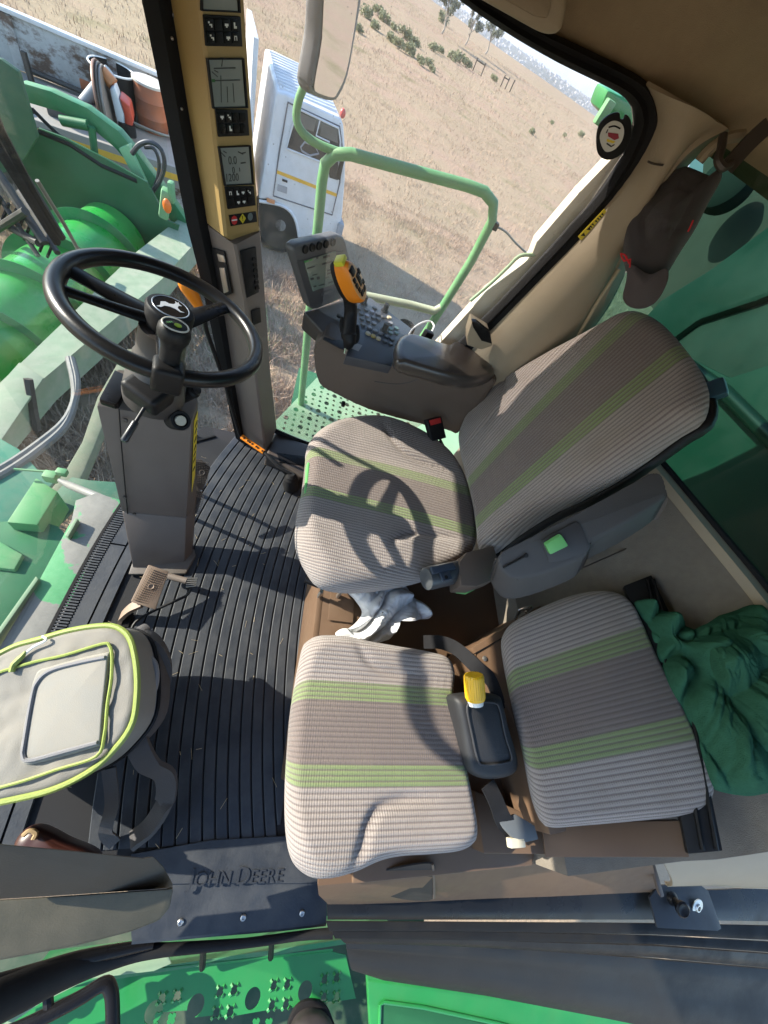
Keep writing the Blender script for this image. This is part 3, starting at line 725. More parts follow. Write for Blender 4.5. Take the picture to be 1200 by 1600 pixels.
m = MB(); m.ext([LF(*p, .006)[0] for p in [(340, 396), (350, 399), (353, 410), (343, 408)]], n_*.003, .001); m.ext([LF(*p, .006)[0] for p in [(344, 418), (352, 418), (358, 455), (351, 458)]], n_*.004, .001); m.build('slider', STL, sw)
n_ = RF(390, 430)[1]
m = MB(); m.ext([RF(*p)[0] for p in [(374, 391), (398, 385), (403, 456), (384, 465)]], n_*.005, .002); vn = m.build('vent_panel', BLK, t)
m = MB()
for k in range(6):
    m.ext([RF(*p, .005)[0] for p in [(396-2+k*.9, 402+k*9), (399+k*.9, 401+k*9), (400+k*.9, 406+k*9), (394+k*.9, 407+k*9)]], n_*.003)
m.build('vent_slat', BLKG, vn)
m = MB(); m.ext([RF(*p)[0] for p in [(391, 485), (405, 480), (407, 503), (394, 508)]], n_*.004, .002); m.build('switch', BLK, t)
# sill foot joining pillar to the console
t2 = thing('floor_duct', 'dark brown duct trim on the floor beside the display pillar foot', 'trim panel', W(450, 710, z=.02))
q = wl([(414, 714), (432, 668), (452, 684), (500, 700), (498, 752), (470, 745), (440, 724)], z=.055)
m = MB(); m.ext(q, (0, 0, -.06), .012, 3); m.build('duct', BRND, t2)
m = MB(); m.ext(wl([(432, 707), (478, 713), (478, 728), (437, 722)], z=.058), (0, 0, -.01), .002); m.build('slot', BLKG, t2)

# --- steering column
t = thing('steering_column', 'grey brown steering column with black wheel, knob and turn lever', 'steering column', (-.30, .60, 0))
nb = [W(208, 893, z=0), W(288, 882, z=0)]; nk = [W(190, 800, z=.18), W(291, 810, z=.18)]; ntp = [W(150, 634, z=.615), W(303, 656, z=.585)]
def far(p, d): return p+V((.012, d, 0))
rg = []
for (a, b), d in zip([nb, nk, ntp], (.085, .10, .155)):
    rg.append([a, b, b+V((.013, d*.45, 0)), b+V((.008, d, 0)), a+V((.012, d, 0)), a+V((-.004, d*.5, 0))])
rg[2] = [W(150, 634, z=.615), W(300, 658, z=.575), W(310, 628, z=.58), W(300, 590, z=.61), W(182, 576, z=.645), W(164, 604, z=.63)]
m = MB()
for lo_, hi in zip(rg, rg[1:]): m.hexa(lo_, hi, .006, 2)
m.build('housing', mat('column_plastic', (.118, .094, .080), .5, var=.1, bump=.25, bscale=420, dust=.12), t, ang=30)
NC = (rg[1][1]-rg[1][0]).cross(rg[2][0]-rg[1][0]).normalized()
if NC.dot(CAM-rg[1][0]) < 0: NC = -NC
def CF(u, v, off=0): return W(u, v, pl=(rg[1][0]+NC*off, NC))
m = MB(); m.tube([CF(186, 640, .001), CF(190, 700, .001), CF(199, 800, .001), CF(212, 890, .001)], .0016, 6); m.build('seam', BLK, t)
m = MB(); m.ext([W(u, v, z=.642) for u, v in [(154, 623), (179, 577), (206, 590), (184, 629), (178, 631)]], (0, 0, -.02), .004); m.build('top_pad', BLKG, t)
for u, v in ((195, 777), (210, 803), (196, 657)):
    m = MB(); m.lathe([(.006, -.002), (.006, .002), (.003, .003), (0, .002)], CF(u, v, 0), NC, 12); m.build('screw', BRND, t)
# yellow label on the driver's side
a, b = rg[1][1].lerp(rg[2][1], .25), rg[1][1].lerp(rg[2][1], .97); c, d = rg[1][2].lerp(rg[2][2], .25), rg[1][2].lerp(rg[2][2], .97)
LN = (b-a).cross(c-a).normalized(); 
if LN.x < 0: LN = -LN
def LB(f, g): return a.lerp(b, f).lerp(c.lerp(d, f), g)+LN*.0012
m = MB(); m.ext([LB(0, .5), LB(.98, .30), LB(.98, .85), LB(.18, .85)], LN*.001); lab = m.build('warning_label', YLB, t)
m = MB()
for f in (.3, .42, .5, .58, .68, .78, .86): m.ext([LB(f, .46), LB(f+.03, .44), LB(f+.035, .74), LB(f+.005, .76)], LN*.0016)
m.build('label_symbol', BLK, lab)
# foot
m = MB(); p = (rg[0][0]+rg[0][2])/2
m.ext([W(200, 897, z=.012), W(206, 880, z=.012), W(250, 850, z=.012), W(303, 857, z=.012), W(306, 868, z=.012), W(290, 896, z=.012)], (0, 0, -.014), .005); m.build('foot', mat('column_foot', (.10, .085, .075), .5, dust=.3), t)
# shaft, head, wheel
WC = V((-.292, .797, .855)); WN = V((math.sin(.192), math.sin(.125)*.8, 1)).normalized(); ea, eb, _ = frame(WN, V((0, 1, 0))); WR = .190
# ea ~ +X, eb ~ +Y on the wheel plane
if ea.x < 0: ea, eb = -ea, -eb
hub0 = WC-WN*.03
m = MB(); m.lathe([(.066, -.235), (.070, -.21), (.066, -.16), (.058, -.15), (.056, -.10), (.050, -.09), (.048, -.02)], WC+V((-.002, -.02, 0)), WN, 28); m.build('column_head', mat('dark_head_plastic', (.040, .036, .035), .45, bump=.15, bscale=400), t)
wheel = MB(); n = 72
wheel.tube([WC+(ea*math.cos(q)+eb*math.sin(q))*WR for q in [2*math.pi*i/n for i in range(n)]], .0170, 14, closed=True)
wh = wheel.build('steering_wheel', mat('wheel_rim_rubber', (.010, .010, .011), .3, var=.15, bump=.12, bscale=350, spec=.32), t)
def ringpt(u, v):
    p = W(u, v, pl=(WC, WN)); d = (p-WC); return WC+d.normalized()*WR
hub = WC-WN*.020
for (u, v), wd in (((122, 428), .048), ((135, 462), .026), ((358, 478), .044), ((255, 590), .036)):
    e = ringpt(u, v); d = (e-hub).normalized(); sd = WN.cross(d).normalized(); rows = []
    for f, ww, hh, lift in ((.16, wd*.62, .012, 0), (.4, wd*.55, .010, 0), (.75, wd*.42, .009, .0), (.97, wd*.42, .010, 0)):
        c = hub.lerp(e, f)+WN*lift
        rows.append([c+sd*ww*math.cos(q)+WN*hh*math.sin(q) for q in [2*math.pi*i/12 for i in range(12)]])
    m = MB(); m.loft(rows); m.build('spoke', BLKG, wh)
HC = WC-WN*.01
m = MB(); m.lathe([(.040, -.075), (.043, -.05), (.046, -.01), (.048, .028), (.044, .034), (.036, .035)], HC, WN, 32); m.build('hub', BLK, wh)
m = MB(); m.lathe([(.036, .034), (.034, .0365), (0, .0365)], HC, WN, 32); m.build('hub_cap', mat('hub_badge_black', (.006, .006, .008), .2), wh)
m = MB(); m.tube([HC+WN*.0362+(ea*math.cos(q)+eb*math.sin(q))*.0352 for q in [2*math.pi*i/36 for i in range(36)]], .0013, 6, closed=True); m.build('badge_ring', mat('blue_grey_ring', (.25, .30, .38), .3), wh)
# leaping deer outline on the badge
deer = [(-.020, .004), (-.012, .010), (-.004, .008), (.004, .012), (.008, .020), (.006, .026), (.010, .022), (.013, .027), (.014, .020), (.020, .017), (.014, .014), (.012, .004), (.018, -.004), (.026, -.004), (.018, -.008), (.008, -.003), (-.002, -.002), (-.012, -.006), (-.018, -.016), (-.026, -.018), (-.020, -.010)]
bx = (ringpt(330, 520)-HC); bx = (bx-WN*bx.dot(WN)).normalized(); by = WN.cross(bx)
m = MB(); m.ext([HC+WN*.0366+bx*x*1.0+by*y*1.0 for x, y in deer], WN*.0008); m.build('deer_badge', mat('silver_badge', (.48, .52, .58), .35), wh)
# clamp and spinner knob on the near rim
KP = ringpt(262, 598)
kd = (KP-WC).normalized(); kt = WN.cross(kd)
m = MB(); m.box(KP-WN*.004, (.056, .05, .060), Matrix((kt, kd, WN)).transposed(), .012, 3); kb = m.build('knob_clamp', BLK, wh)
kc = KP-kd*.012
m = MB(); m.lathe([(.019, .02), (.0185, .05), (.021, .062), (.027, .072), (.0285, .082), (.027, .092), (.023, .097), (.0205, .0975), (.0, .0975)], kc, (WN-kd*.10), 28); kn = m.build('spinner_knob', BLK, wh)
KA = (WN-kd*.10).normalized(); kt2 = kc+KA*.098
a1, a2, _ = frame(KA)
m = MB(); m.tube([kt2+(a1*math.cos(q)+a2*math.sin(q))*.0215 for q in [2*math.pi*i/36 for i in range(36)]], .0016, 6, closed=True); m.build('knob_ring', mat('pale_ring', (.55, .55, .52), .4), kn)
m = MB(); m.lathe([(.0062, 0), (.0062, .0012), (0, .0014)], kt2+bx*.004, KA, 20); m.build('knob_badge', mat('lime_badge', (.42, .62, .02), .4), kn)
m = MB()
for k_ in range(3): m.box(kt2+KA*.0008-bx*(.006+.003*k_)+by*(.004-.003*k_), (.002, .005, .0008), frame(KA)[0].rotation_difference(bx).to_matrix())
m.build('knob_print', LGRN, kn)
# lower column fittings
m = MB(); m.box(W(233, 612, z=.70), (.09, .075, .055), Euler((.1, .15, -.4)).to_matrix(), .014, 3); m.build('lever_block', BLK, t)
m = MB(); p0, p1 = W(238, 617, z=.690), W(193, 690, z=.655); q_ = p0.lerp(p1, .58)
m.tube([p0, q_], .0042, 10); m.tube([q_, q_.lerp(p1, .06), p1.lerp(q_, .06), p1], [.0045, .0075, .0082, .0055], 12); m.build('turn_lever', mat('lever_black', (.02, .022, .028), .35), t)
m = MB(); m.box(W(246, 625, z=.685), (.022, .014, .016), None, .003); m.build('lever_button', GRYP, t)
ax = (CAM-W(283, 655, z=.62)).normalized()*.55+V((.5, -.3, .45))
m = MB(); m.lathe([(.026, -.05), (.026, .0), (.024, .004), (.018, .004), (.017, -.004), (0, -.004)], W(282, 657, z=.625), ax, 24); ig = m.build('ignition_switch', BLK, t)
m = MB(); m.lathe([(.0135, -.004), (.0135, .004), (.012, .006), (0, .006)], W(282, 657, z=.625), ax, 24); m.build('ignition_face', mat('cream_knob', (.50, .47, .38), .4), ig)
m = MB(); m.lathe([(.018, -.05), (.018, .0), (.012, .004), (.012, .014), (0, .015)], W(303, 611, z=.66), (.6, -.1, .7), 18); m.build('dash_knob', BLK, t)

# --- pedals
def studs(mm, o, ex, ey, n, w_, h_, nx, ny, skip=None):
    for i in range(nx):
        for j in range(ny):
            x, y = (i+.5)/nx-.5, (j+.5)/ny-.5
            if skip and (x*w_)**2+(y*h_)**2 < skip**2: continue
            c = o+ex*x*w_+ey*y*h_; r = min(w_/nx, h_/ny)*.32
            mm.hexa([c+ex*r+ey*r, c-ex*r+ey*r, c-ex*r-ey*r, c+ex*r-ey*r], [c+(ex*s_+ey*q)*r*.6+n*.003 for s_, q in ((1, 1), (-1, 1), (-1, -1), (1, -1))])
PED = mat('pedal_tan_plastic', (.23, .165, .12), .5, var=.12, dust=.15)
PEDD = mat('pedal_dark_pad', (.05, .042, .038), .45, dust=.3)
t = thing('foot_pedal', 'single tan foot pedal standing alone beside the backpack', 'pedal', W(205, 962, z=0))
a, b, c, d = W(232, 882, z=.115), W(264, 893, z=.10), W(243, 953, z=.075), W(204, 940, z=.085)
fn = (b-a).cross(d-a).normalized(); 
if fn.z < 0: fn = -fn
m = MB(); m.ext([a, b, c, d], -fn*.012, .004); m.build('pedal_plate', PED, t)
ex, ey = (b-a).normalized(), ((d-a)-(b-a).normalized()*((d-a).dot((b-a).normalized()))).normalized()
o = (a+b+c+d)/4+fn*.0005
m = MB(); studs(m, o, ex, ey, fn, (b-a).length*.9, (d-a).length*.9, 11, 16, .011); m.build('tread', PED, t)
m = MB(); m.lathe([(.008, 0), (.010, .003), (.008, .0035), (.006, .001), (0, .001)], o, fn, 18); m.build('tread_boss', PED, t)
s_ = [W(222, 942, z=.068), W(205, 950, z=.045), W(192, 962, z=.015), W(188, 972, z=-.003)]
m = MB(); m.ribbon(s_, (0, 1, 0), .030, .012); m.build('stalk', PED, t)
m = MB(); m.box(W(193, 968, z=.003), (.045, .05, .006), None, .002); m.build('slot', RUB, t)
# small steel pedal to its right with a bent rod
t = thing('dimmer_pedal', 'small ribbed steel foot switch with a bent black rod at the column foot', 'foot switch', W(298, 910, z=0))
a, b, c, d = W(293, 902, z=.050), W(309, 902, z=.050), W(306, 917, z=.046), W(290, 919, z=.046)
m = MB(); m.ext([a, b, c, d], (0, 0, -.006), .0015); m.build('tread', BLK, t)
m = MB()
for k in range(5):
    f = (k+.5)/5; m.tube([a.lerp(d, f)+V((0, 0, .001)), b.lerp(c, f)+V((0, 0, .001))], .0022, 6)
m.build('tread_rib', STL, t)
m = MB(); m.tube([W(262, 900, z=.035), W(292, 908, z=.04)], .012, 10); m.build('bracket', GRYP, t)
m = MB(); m.tube([W(299, 919, z=.042), W(292, 930, z=.03), W(276, 938, z=.03), W(235, 957, z=.025), W(212, 972, z=.02), W(202, 992, z=.012)], .0048, 8, k=4); m.build('rod', BLK, t)
# pair of brake pedals behind the column
for k, (q, lb) in enumerate(((((314, 722), (326, 728), (313, 764), (301, 752)), 'dark brake pedal, the far one of the pair half hidden by the column'), (((300, 755), (310, 768), (302, 800), (290, 808), (288, 780)), 'dark brake pedal, the nearer one of the pair half hidden by the column'))):
    t = thing('brake_pedal', lb, 'pedal', W(q[0][0], q[0][1], z=0), 'pair of brake pedals')
    zz = [.20, .185, .145, .15] if k == 0 else [.19, .18, .13, .12, .15]
    if k == 0: pts = [W(296, 716, z=.21), W(315, 718, z=.205), W(329, 730, z=.19), W(318, 766, z=.15), W(292, 760, z=.16)]
    else: pts = [W(290, 755, z=.20), W(308, 760, z=.195), W(316, 771, z=.18), W(308, 800, z=.14), W(300, 810, z=.13), W(282, 800, z=.14)]
    fn = (pts[1]-pts[0]).cross(pts[-1]-pts[0]).normalized()
    if fn.z < 0: fn = -fn
    pts = [p-fn*((p-pts[0]).dot(fn)) for p in pts]
    m = MB(); m.ext(pts, -fn*.012, .003); m.build('pedal_plate', PEDD, t)
    ex = (pts[1]-pts[0]).normalized(); ey = fn.cross(ex); o = sum(pts, V())/len(pts)+fn*.0005
    m = MB(); studs(m, o, ex, ey, fn, .07, .085, 12, 13, .012); m.build('tread', PEDD, t)
    m = MB(); m.lathe([(.009, 0), (.011, .003), (.008, .0035), (.006, .001), (0, .001)], o+ex*.012, fn, 18); m.build('tread_boss', PEDD, t)
    m = MB(); m.tube([o-fn*.01, o+V((-.03, .02, -.05)), V((o.x-.06, o.y+.03, 0))], .009, 8); m.build('arm', BLK, t)

# --- orange handled lever beside the windscreen
t = thing('shift_lever', 'long black lever with an orange pear shaped knob by the windscreen', 'lever', W(455, 752, z=.03))
zb = W(455, 750, z=.05)
m = MB(); m.lathe([(.036, -.05), (.038, -.02), (.030, .006), (.031, .010), (.024, .022), (.025, .026), (.015, .036), (0, .037)], zb, (-.2, .15, 1), 18); m.build('boot', RUB, t)
e1_, e2_ = W(413, 707, z=.085), W(377, 682, z=.09)
m = MB(); m.tube([zb+V((-.01, .01, .03)), W(434, 730, z=.09), e1_, e2_], .0085, 10); m.tube([e2_, e2_+V((-.01, .0, .02)), W(352, 600, z=.34), W(322, 515, z=.58), W(317, 488, z=.64)], .0075, 10); m.build('rod', BLK, t)
m = MB(); m.tube([e1_.lerp(e2_, .02), e1_.lerp(e2_, .98)], .0115, 10); sl_ = m.build('sleeve', ORG, t)
m = MB()
for f in (.12, .3, .38, .55, .66, .74, .9):
    c = e1_.lerp(e2_, f)+V((.004, -.008, .009)); m.box(c, (.008, .006, .006))
m.build('sleeve_lettering', BLK, sl_)
k0, k1 = W(318, 492, z=.63), W(293, 447, z=.72); ax = (k1-k0)
m = MB(); m.lathe([(.010, -.01), (.011, 0), (.014, .03), (.020, .07), (.0235, .095), (.022, .112), (.014, .124), (0, .128)], k0, ax, 20); m.build('knob', ORG, t)
# ================================================================== SEATS
def plane3(p, q, r):
    n = (q-p).cross(r-p).normalized()
    if n.dot(CAM-p) < 0: n = -n
    return p, n
def seat_uv(pl, g1, g2, along):
    """g1, g2: pairs of photo points on the two green bands"""
    a0, a1 = W(*g1[0], pl=pl), W(*g1[1], pl=pl); b0, b1 = W(*g2[0], pl=pl), W(*g2[1], pl=pl)
    al = ((a1-a0).normalized()+(b1-b0).normalized()).normalized(); sd = pl[1].cross(al)
    o_ = (a0+a1+b0+b1)/4; hw = ((b0+b1)/2-(a0+a1)/2).dot(sd)/2
    conv = ((b1-a1).dot(sd)-(b0-a0).dot(sd))/2/max(.05, (a1-a0).length)   # how far the bands draw together along the seat
    def f(p):
        t_ = (p-o_).dot(al); tc_ = max(-.3, min(.3, t_))
        return (t_, (p-o_).dot(sd)/(hw+conv*tc_*.8))
    return f
# --- driver seat
t = thing('driver_seat', 'fabric driver seat with two green stripes and the shadow of the steering wheel', 'seat', (.5, .66, 0))
pl = (V((0, 0, .485)), V((0, 0, 1)))
oc = [(482, 706), (484, 686), (500, 665), (530, 650), (570, 643), (610, 646), (655, 664), (690, 686), (716, 712), (740, 760), (752, 830), (742, 862), (712, 884), (660, 902), (600, 913), (545, 915), (505, 905), (484, 880), (468, 845), (467, 800), (476, 755)]
O = spline([W(u, v, pl=pl) for u, v in oc], 5, True)
cy_ = W(600, 770, pl=pl)
uvf = seat_uv(pl, ((495, 708), (725, 765)), ((487, 768), (735, 830)), None)
def crease(p, pts, d=.012, wdt=.010):
    best, k = min(((p-q).length, i) for i, q in enumerate(pts)); e = min(1, k/8, (len(pts)-1-k)/8); return -d*e*math.exp(-(best/wdt)**2)
cr1 = spline([W(*q, pl=pl) for q in [(592, 646), (603, 680), (622, 705), (660, 725), (728, 742)]], 8)
cr2 = spline([W(*q, pl=pl) for q in [(600, 858), (615, 845), (640, 836), (680, 838), (738, 846)]], 8)
cr3 = spline([W(*q, pl=pl) for q in [(470, 800), (476, 840), (492, 875), (510, 902)]], 8)
cr4 = spline([W(*q, pl=pl) for q in [(482, 706), (560, 722)]], 8)
def hf(p):
    a = abs(uvf(p)[1]); bol = .014*min(1, max(0, (a-1.5)/.8)) + .010*min(1, max(0, (.24-p.x)/.12))
    return bol+crease(p, cr1)+crease(p, cr2)+crease(p, cr3, .005, .005)
m = MB(); m.pillow(O, (0, 0, 1), .115, .040, .012, hf, uvf, 128, .93, 34); cu = m.build('cushion', SEAT1, t, ang=80)
m = MB(); m.ext([W(u, v, z=.475) for u, v in [(484, 722), (480, 722), (476, 770), (480, 772)]], (0, 0, -.055), .004); m.build('front_tab', LGRN, t)
# backrest
b0, b1, b2 = W(718, 712, z=.50), W(742, 852, z=.52), W(1045, 530, x=.90)
pl2 = plane3(b0, b1, b2)
ob = [(712, 690), (716, 668), (732, 636), (760, 606), (792, 584), (840, 556), (890, 527), (940, 497), (975, 477), (1000, 478), (1030, 496), (1065, 535), (1088, 570), (1097, 600), (1086, 634), (1050, 658), (996, 699), (945, 735), (886, 769), (838, 793), (790, 824), (762, 846), (742, 860), (738, 838), (732, 790), (722, 745)]
O = spline([W(u, v, pl=pl2) for u, v in ob], 5, True)
uvb = seat_uv(pl2, ((735, 752), (990, 492)), ((743, 815), (1055, 555)), None)
c1 = spline([W(*q, pl=pl2) for q in [(775, 575), (792, 600), (788, 640), (765, 665), (735, 700), (722, 722)]], 8)
c2 = spline([W(*q, pl=pl2) for q in [(868, 806), (850, 788), (870, 772), (940, 745), (1000, 715)]], 8)
def hfb(p):
    a = abs(uvb(p)[1]); return .022*min(1, max(0, (a-1.5)/1.0))+crease(p, c1, .012, .012)+crease(p, c2, .010, .012)
m = MB(); m.pillow(O, pl2[1], .10, .040, .012, hfb, uvb, 128, .95, 34); m.build('backrest', SEAT1, t, ang=80)
O2 = [p-pl2[1]*.085+V((.008, 0, 0)) for p in O]
m = MB(); m.pillow(O2, pl2[1], .05, .012, .0, None, None, 96, .9, 4); m.build('back_shell', BLK, t)
p = W(1100, 615, pl=(pl2[0]-pl2[1]*.10, pl2[1]))
m = MB(); m.box(p, (.03, .05, .09), Euler((.3, .3, .2)).to_matrix(), .01); m.build('shell_handle', mat('dark_teal_plastic', (.02, .06, .09), .3), t)
m = MB(); m.box(W(730, 750, z=.505)+V((.004, 0, 0)), (.004, .012, .010), None, .001); m.build('seam_tag', mat('tag_cloth', (.5, .48, .3), .8), t)
# suspension below
m = MB(); m.box((.52, .70, .385), (.46, .42, .05), None, .01); m.build('seat_pan', BLK, t)
rows = []
for k in range(9):
    z = .27+.012*k; g = .0 if k % 2 else .02
    rows.append([(.32+g, .53+g, z), (.72-g, .53+g, z), (.72-g, .87-g, z), (.32+g, .87-g, z)])
m = MB(); m.loft(rows); m.build('suspension_bellows', RUB, t)
m = MB(); m.tube([W(478, 903, z=.36), W(500, 912, z=.36)], .016, 10); m.build('adjuster', BLKG, t)
m = MB(); m.ext(wl([(499, 914), (537, 914), (535, 922), (501, 920)], z=.345), (0, 0, -.008), .002); m.build('blue_tag', mat('blue_plastic', (.02, .25, .36), .4), t)
for u in (500, 530):
    m = MB(); m.box(W(u, 928, z=.30), (.008, .014, .05), None, .002); m.build('bracket', STL, t)

# armrest folded up beside the backrest
a_, b_, c_ = W(790, 868, z=.69), W(1040, 752, z=1.0), W(850, 893, z=.71)
pla = plane3(a_, b_, c_)
oa = [(777, 874), (783, 863), (796, 854), (900, 801), (1000, 746), (1022, 737), (1036, 742), (1043, 764), (1040, 776), (985, 812), (930, 842), (917, 866), (860, 891), (815, 903), (792, 897)]
O = [W(p.x, p.y, pl=pla) for p in spline([V((u, v, 0)) for u, v in oa], 3, True)]
dn = V((.012, -.055, -.060)); dn = dn-pla[1]*max(0, dn.dot(pla[1])+.03)
m = MB(); m.ext(O, dn, .010, 3); ar = m.build('armrest', ARM, t, ang=40)
m = MB(); m.ext([W(u, v, pl=(pla[0]+pla[1]*.0035, pla[1])) for u, v in [(846, 846), (858, 836), (900, 815), (907, 820), (922, 856), (915, 862), (880, 876), (858, 878)]], pla[1]*.002, .0008); m.build('recess', mat('armrest_recess', (.035, .032, .034), .5), ar)
m = MB(); rw = []
for f in range(5):
    z = f/4; rw.append([W(u, v, pl=(pla[0]+pla[1]*(.006+.02*math.sin(math.pi*z)), pla[1])) for u, v in [(848+26*z, 848-14*z), (856+26*z, 864-14*z)]])
q = [W(u, v, pl=(pla[0]+pla[1]*.006, pla[1])) for u, v in [(848, 848), (873, 833), (884, 850), (856, 864)]]
m.ext(q, pla[1]*.022, .005); m.build('latch', LGRN, ar)
m = MB(); m.tube([W(786, 887, pl=(pla[0]+pla[1]*.004, pla[1])), W(822, 868, pl=(pla[0]+pla[1]*.004, pla[1]))], .0028, 6); m.lathe([(.006, 0), (.006, .003), (0, .003)], W(822, 868, pl=(pla[0]+pla[1]*.003, pla[1])), pla[1], 12); m.build('slot', BLK, ar)
q = [W(u, v, z=.56) for u, v in [(718, 878), (730, 862), (772, 852), (778, 872), (775, 905), (745, 916), (720, 915)]]
m = MB(); m.ext(q, (0, .0, -.07), .008); m.build('armrest_arm', BRN, t)
m = MB(); m.ext([W(u, v, z=.575) for u, v in [(776, 886), (792, 904), (782, 912)]], (0, 0, -.02), .002); m.build('green_wedge', LGRN, t)
m = MB(); m.ext([W(u, v, z=.50) for u, v in [(716, 924), (752, 908), (744, 920), (732, 926)]], (0, 0, -.02), .002); m.build('green_wedge', LGRN, t)
kx0, kx1 = W(664, 905, z=.52), W(722, 892, z=.52)
m = MB(); ln = (kx1-kx0).length; m.lathe([(.024, 0), (.034, .004), (.036, .02), (.036, ln*.9), (.030, ln)], kx0, kx1-kx0, 20); kb = m.build('adjuster_knob', mat('grey_knob', (.06, .065, .07), .4), t)
dx = (kx1-kx0).normalized()
m = MB(); m.box(W(692, 888, z=.562), (.085, .022, .012), Matrix((dx, V((0, 0, 1)).cross(dx), V((0, 0, 1)))).transposed(), .004); m.box(W(696, 900, z=.560), (.036, .028, .010), Matrix((dx, V((0, 0, 1)).cross(dx), V((0, 0, 1)))).transposed(), .003); m.build('knob_catch', mat('blue_black_plastic', (.035, .05, .075), .35), kb)
m = MB(); m.lathe([(.006, 0), (.006, .002), (0, .002)], W(697, 902, z=.567), (0, 0, 1), 12); m.build('catch_hole', BLK, kb)

# --- spare (instructor's) seat: cushion and loose back
t = thing('passenger_seat', 'striped fabric passenger seat pad beside the door', 'seat', (.45, 0, .30))
pl = (V((0, 0, .425)), V((0, 0, 1)))
oc = [(476, 1012), (486, 996), (505, 988), (545, 989), (580, 997), (630, 1006), (680, 1015), (706, 1024), (717, 1045), (716, 1080), (722, 1130), (735, 1190), (748, 1250), (755, 1305), (748, 1325), (725, 1336), (680, 1341), (635, 1344), (600, 1352), (565, 1368), (530, 1379), (500, 1381), (478, 1372), (460, 1350), (452, 1310), (450, 1250), (453, 1180), (460, 1100)]
O = spline([W(u, v, pl=pl) for u, v in oc], 4, True)
uvs = seat_uv(pl, ((470, 1076), (715, 1090)), ((462, 1212), (740, 1212)), None)
d1 = spline([W(*q, pl=pl) for q in [(545, 1372), (560, 1330), (572, 1290), (592, 1262), (630, 1250), (690, 1247)]], 8)
d2 = spline([W(*q, pl=pl) for q in [(550, 990), (565, 1022), (590, 1045), (640, 1056), (715, 1066)]], 8)
def hfs(p): return .016*min(1, max(0, (abs(uvs(p)[1])-1.4)/.8))+crease(p, d1, .012, .013)+crease(p, d2, .007, .013)
m = MB(); m.pillow(O, (0, 0, 1), .10, .038, .010, hfs, uvs, 200, .95, 44); m.build('cushion', SEAT2, t, ang=80)
t = thing('loose_cushion', 'striped fabric cushion lying tilted behind the passenger seat, before the green jersey', 'cushion', (.9, .05, .45))
p0, p1, p2 = W(790, 1000, z=.49), W(850, 1285, z=.49), W(1045, 1080, z=.67)
plb = plane3(p0, p1, p2)
oc = [(788, 1004), (792, 984), (808, 966), (850, 944), (900, 925), (940, 918), (970, 921), (992, 936), (1008, 965), (1030, 1015), (1060, 1075), (1090, 1135), (1115, 1190), (1127, 1228), (1124, 1256), (1105, 1273), (1060, 1282), (980, 1290), (920, 1295), (866, 1298), (850, 1283), (838, 1245), (825, 1180), (808, 1110), (795, 1050)]
O = spline([W(u, v, pl=plb) for u, v in oc], 4, True)
uvk = seat_uv(plb, ((802, 1062), (1012, 992)), ((828, 1186), (1082, 1138)), None)
m = MB(); m.pillow(O, plb[1], .09, .036, .020, None, uvk, 128, .95, 30); m.build('cushion', SEAT2, t, ang=80)
m = MB(); m.tube([W(806, 968, z=.47), W(812, 955, z=.48), W(830, 948, z=.49)], .007, 8); m.tube([W(822, 958, z=.475), W(832, 950, z=.48)], .006, 8); m.build('hinge', CHR, t)

# --- belts and small things round the seats
BELT = mat('black_webbing', (.012, .012, .014), .8, bump=.4, bscale=700, spec=.2)
t = thing('seat_belt_buckle', 'black seat belt buckle with a red release button by the driver seat', 'belt buckle', W(685, 670, z=.50))
a, b, c, d = W(667, 656, z=.56), W(690, 650, z=.56), W(698, 684, z=.50), W(676, 690, z=.50)
nn = (b-a).cross(d-a).normalized(); nn = nn if nn.dot(CAM-a) > 0 else -nn
m = MB(); m.ext([a, b, c, d], -nn*.022, .005, 3); bk = m.build('housing', BLK, t)
m = MB(); m.ext([a.lerp(d, .05).lerp(b.lerp(c, .05), .12), a.lerp(d, .05).lerp(b.lerp(c, .05), .86), a.lerp(d, .28).lerp(b.lerp(c, .28), .84), a.lerp(d, .28).lerp(b.lerp(c, .28), .14)], nn*.003, .001); m.build('release_button', mat('red_button', (.60, .03, .03), .4), bk)
m = MB(); m.ribbon([W(687, 686, z=.50), W(694, 700, z=.47), W(700, 712, z=.42)], (0, 1, 0), .03, .004); m.build('webbing', BELT, t)
t = thing('lap_belt', 'black lap belt of the passenger seat looping round behind its cushion', 'seat belt', W(720, 1030, z=.36))
m = MB(); m.ribbon([W(662, 1003, z=.33), W(690, 1004, z=.37), W(715, 1015, z=.40), W(742, 1040, z=.445), W(765, 1060, z=.45), W(776, 1085, z=.44), W(782, 1110, z=.42)], [(0, 1, .3), (.6, 1, .2), (1, .4, 0)], .042, .004); m.build('webbing', BELT, t)
m = MB(); m.ribbon([W(762, 1225, z=.43), W(775, 1252, z=.43), W(786, 1280, z=.42), W(800, 1298, z=.40)], [(1, .2, 0), (1, .4, .2)], .045, .004); m.build('webbing', BELT, t)
m = MB(); m.ext(wl([(778, 1283), (806, 1272), (836, 1290), (842, 1312), (816, 1318), (800, 1308)], z=.42), (0, 0, -.012), .004); m.build('tongue_cover', mat('grey_webbing', (.10, .11, .12), .6), t)
m = MB(); m.box(W(806, 1316, z=.41), (.045, .02, .02), None, .003); m.build('anchor', mat('cream_plastic', (.55, .5, .38), .5), t)

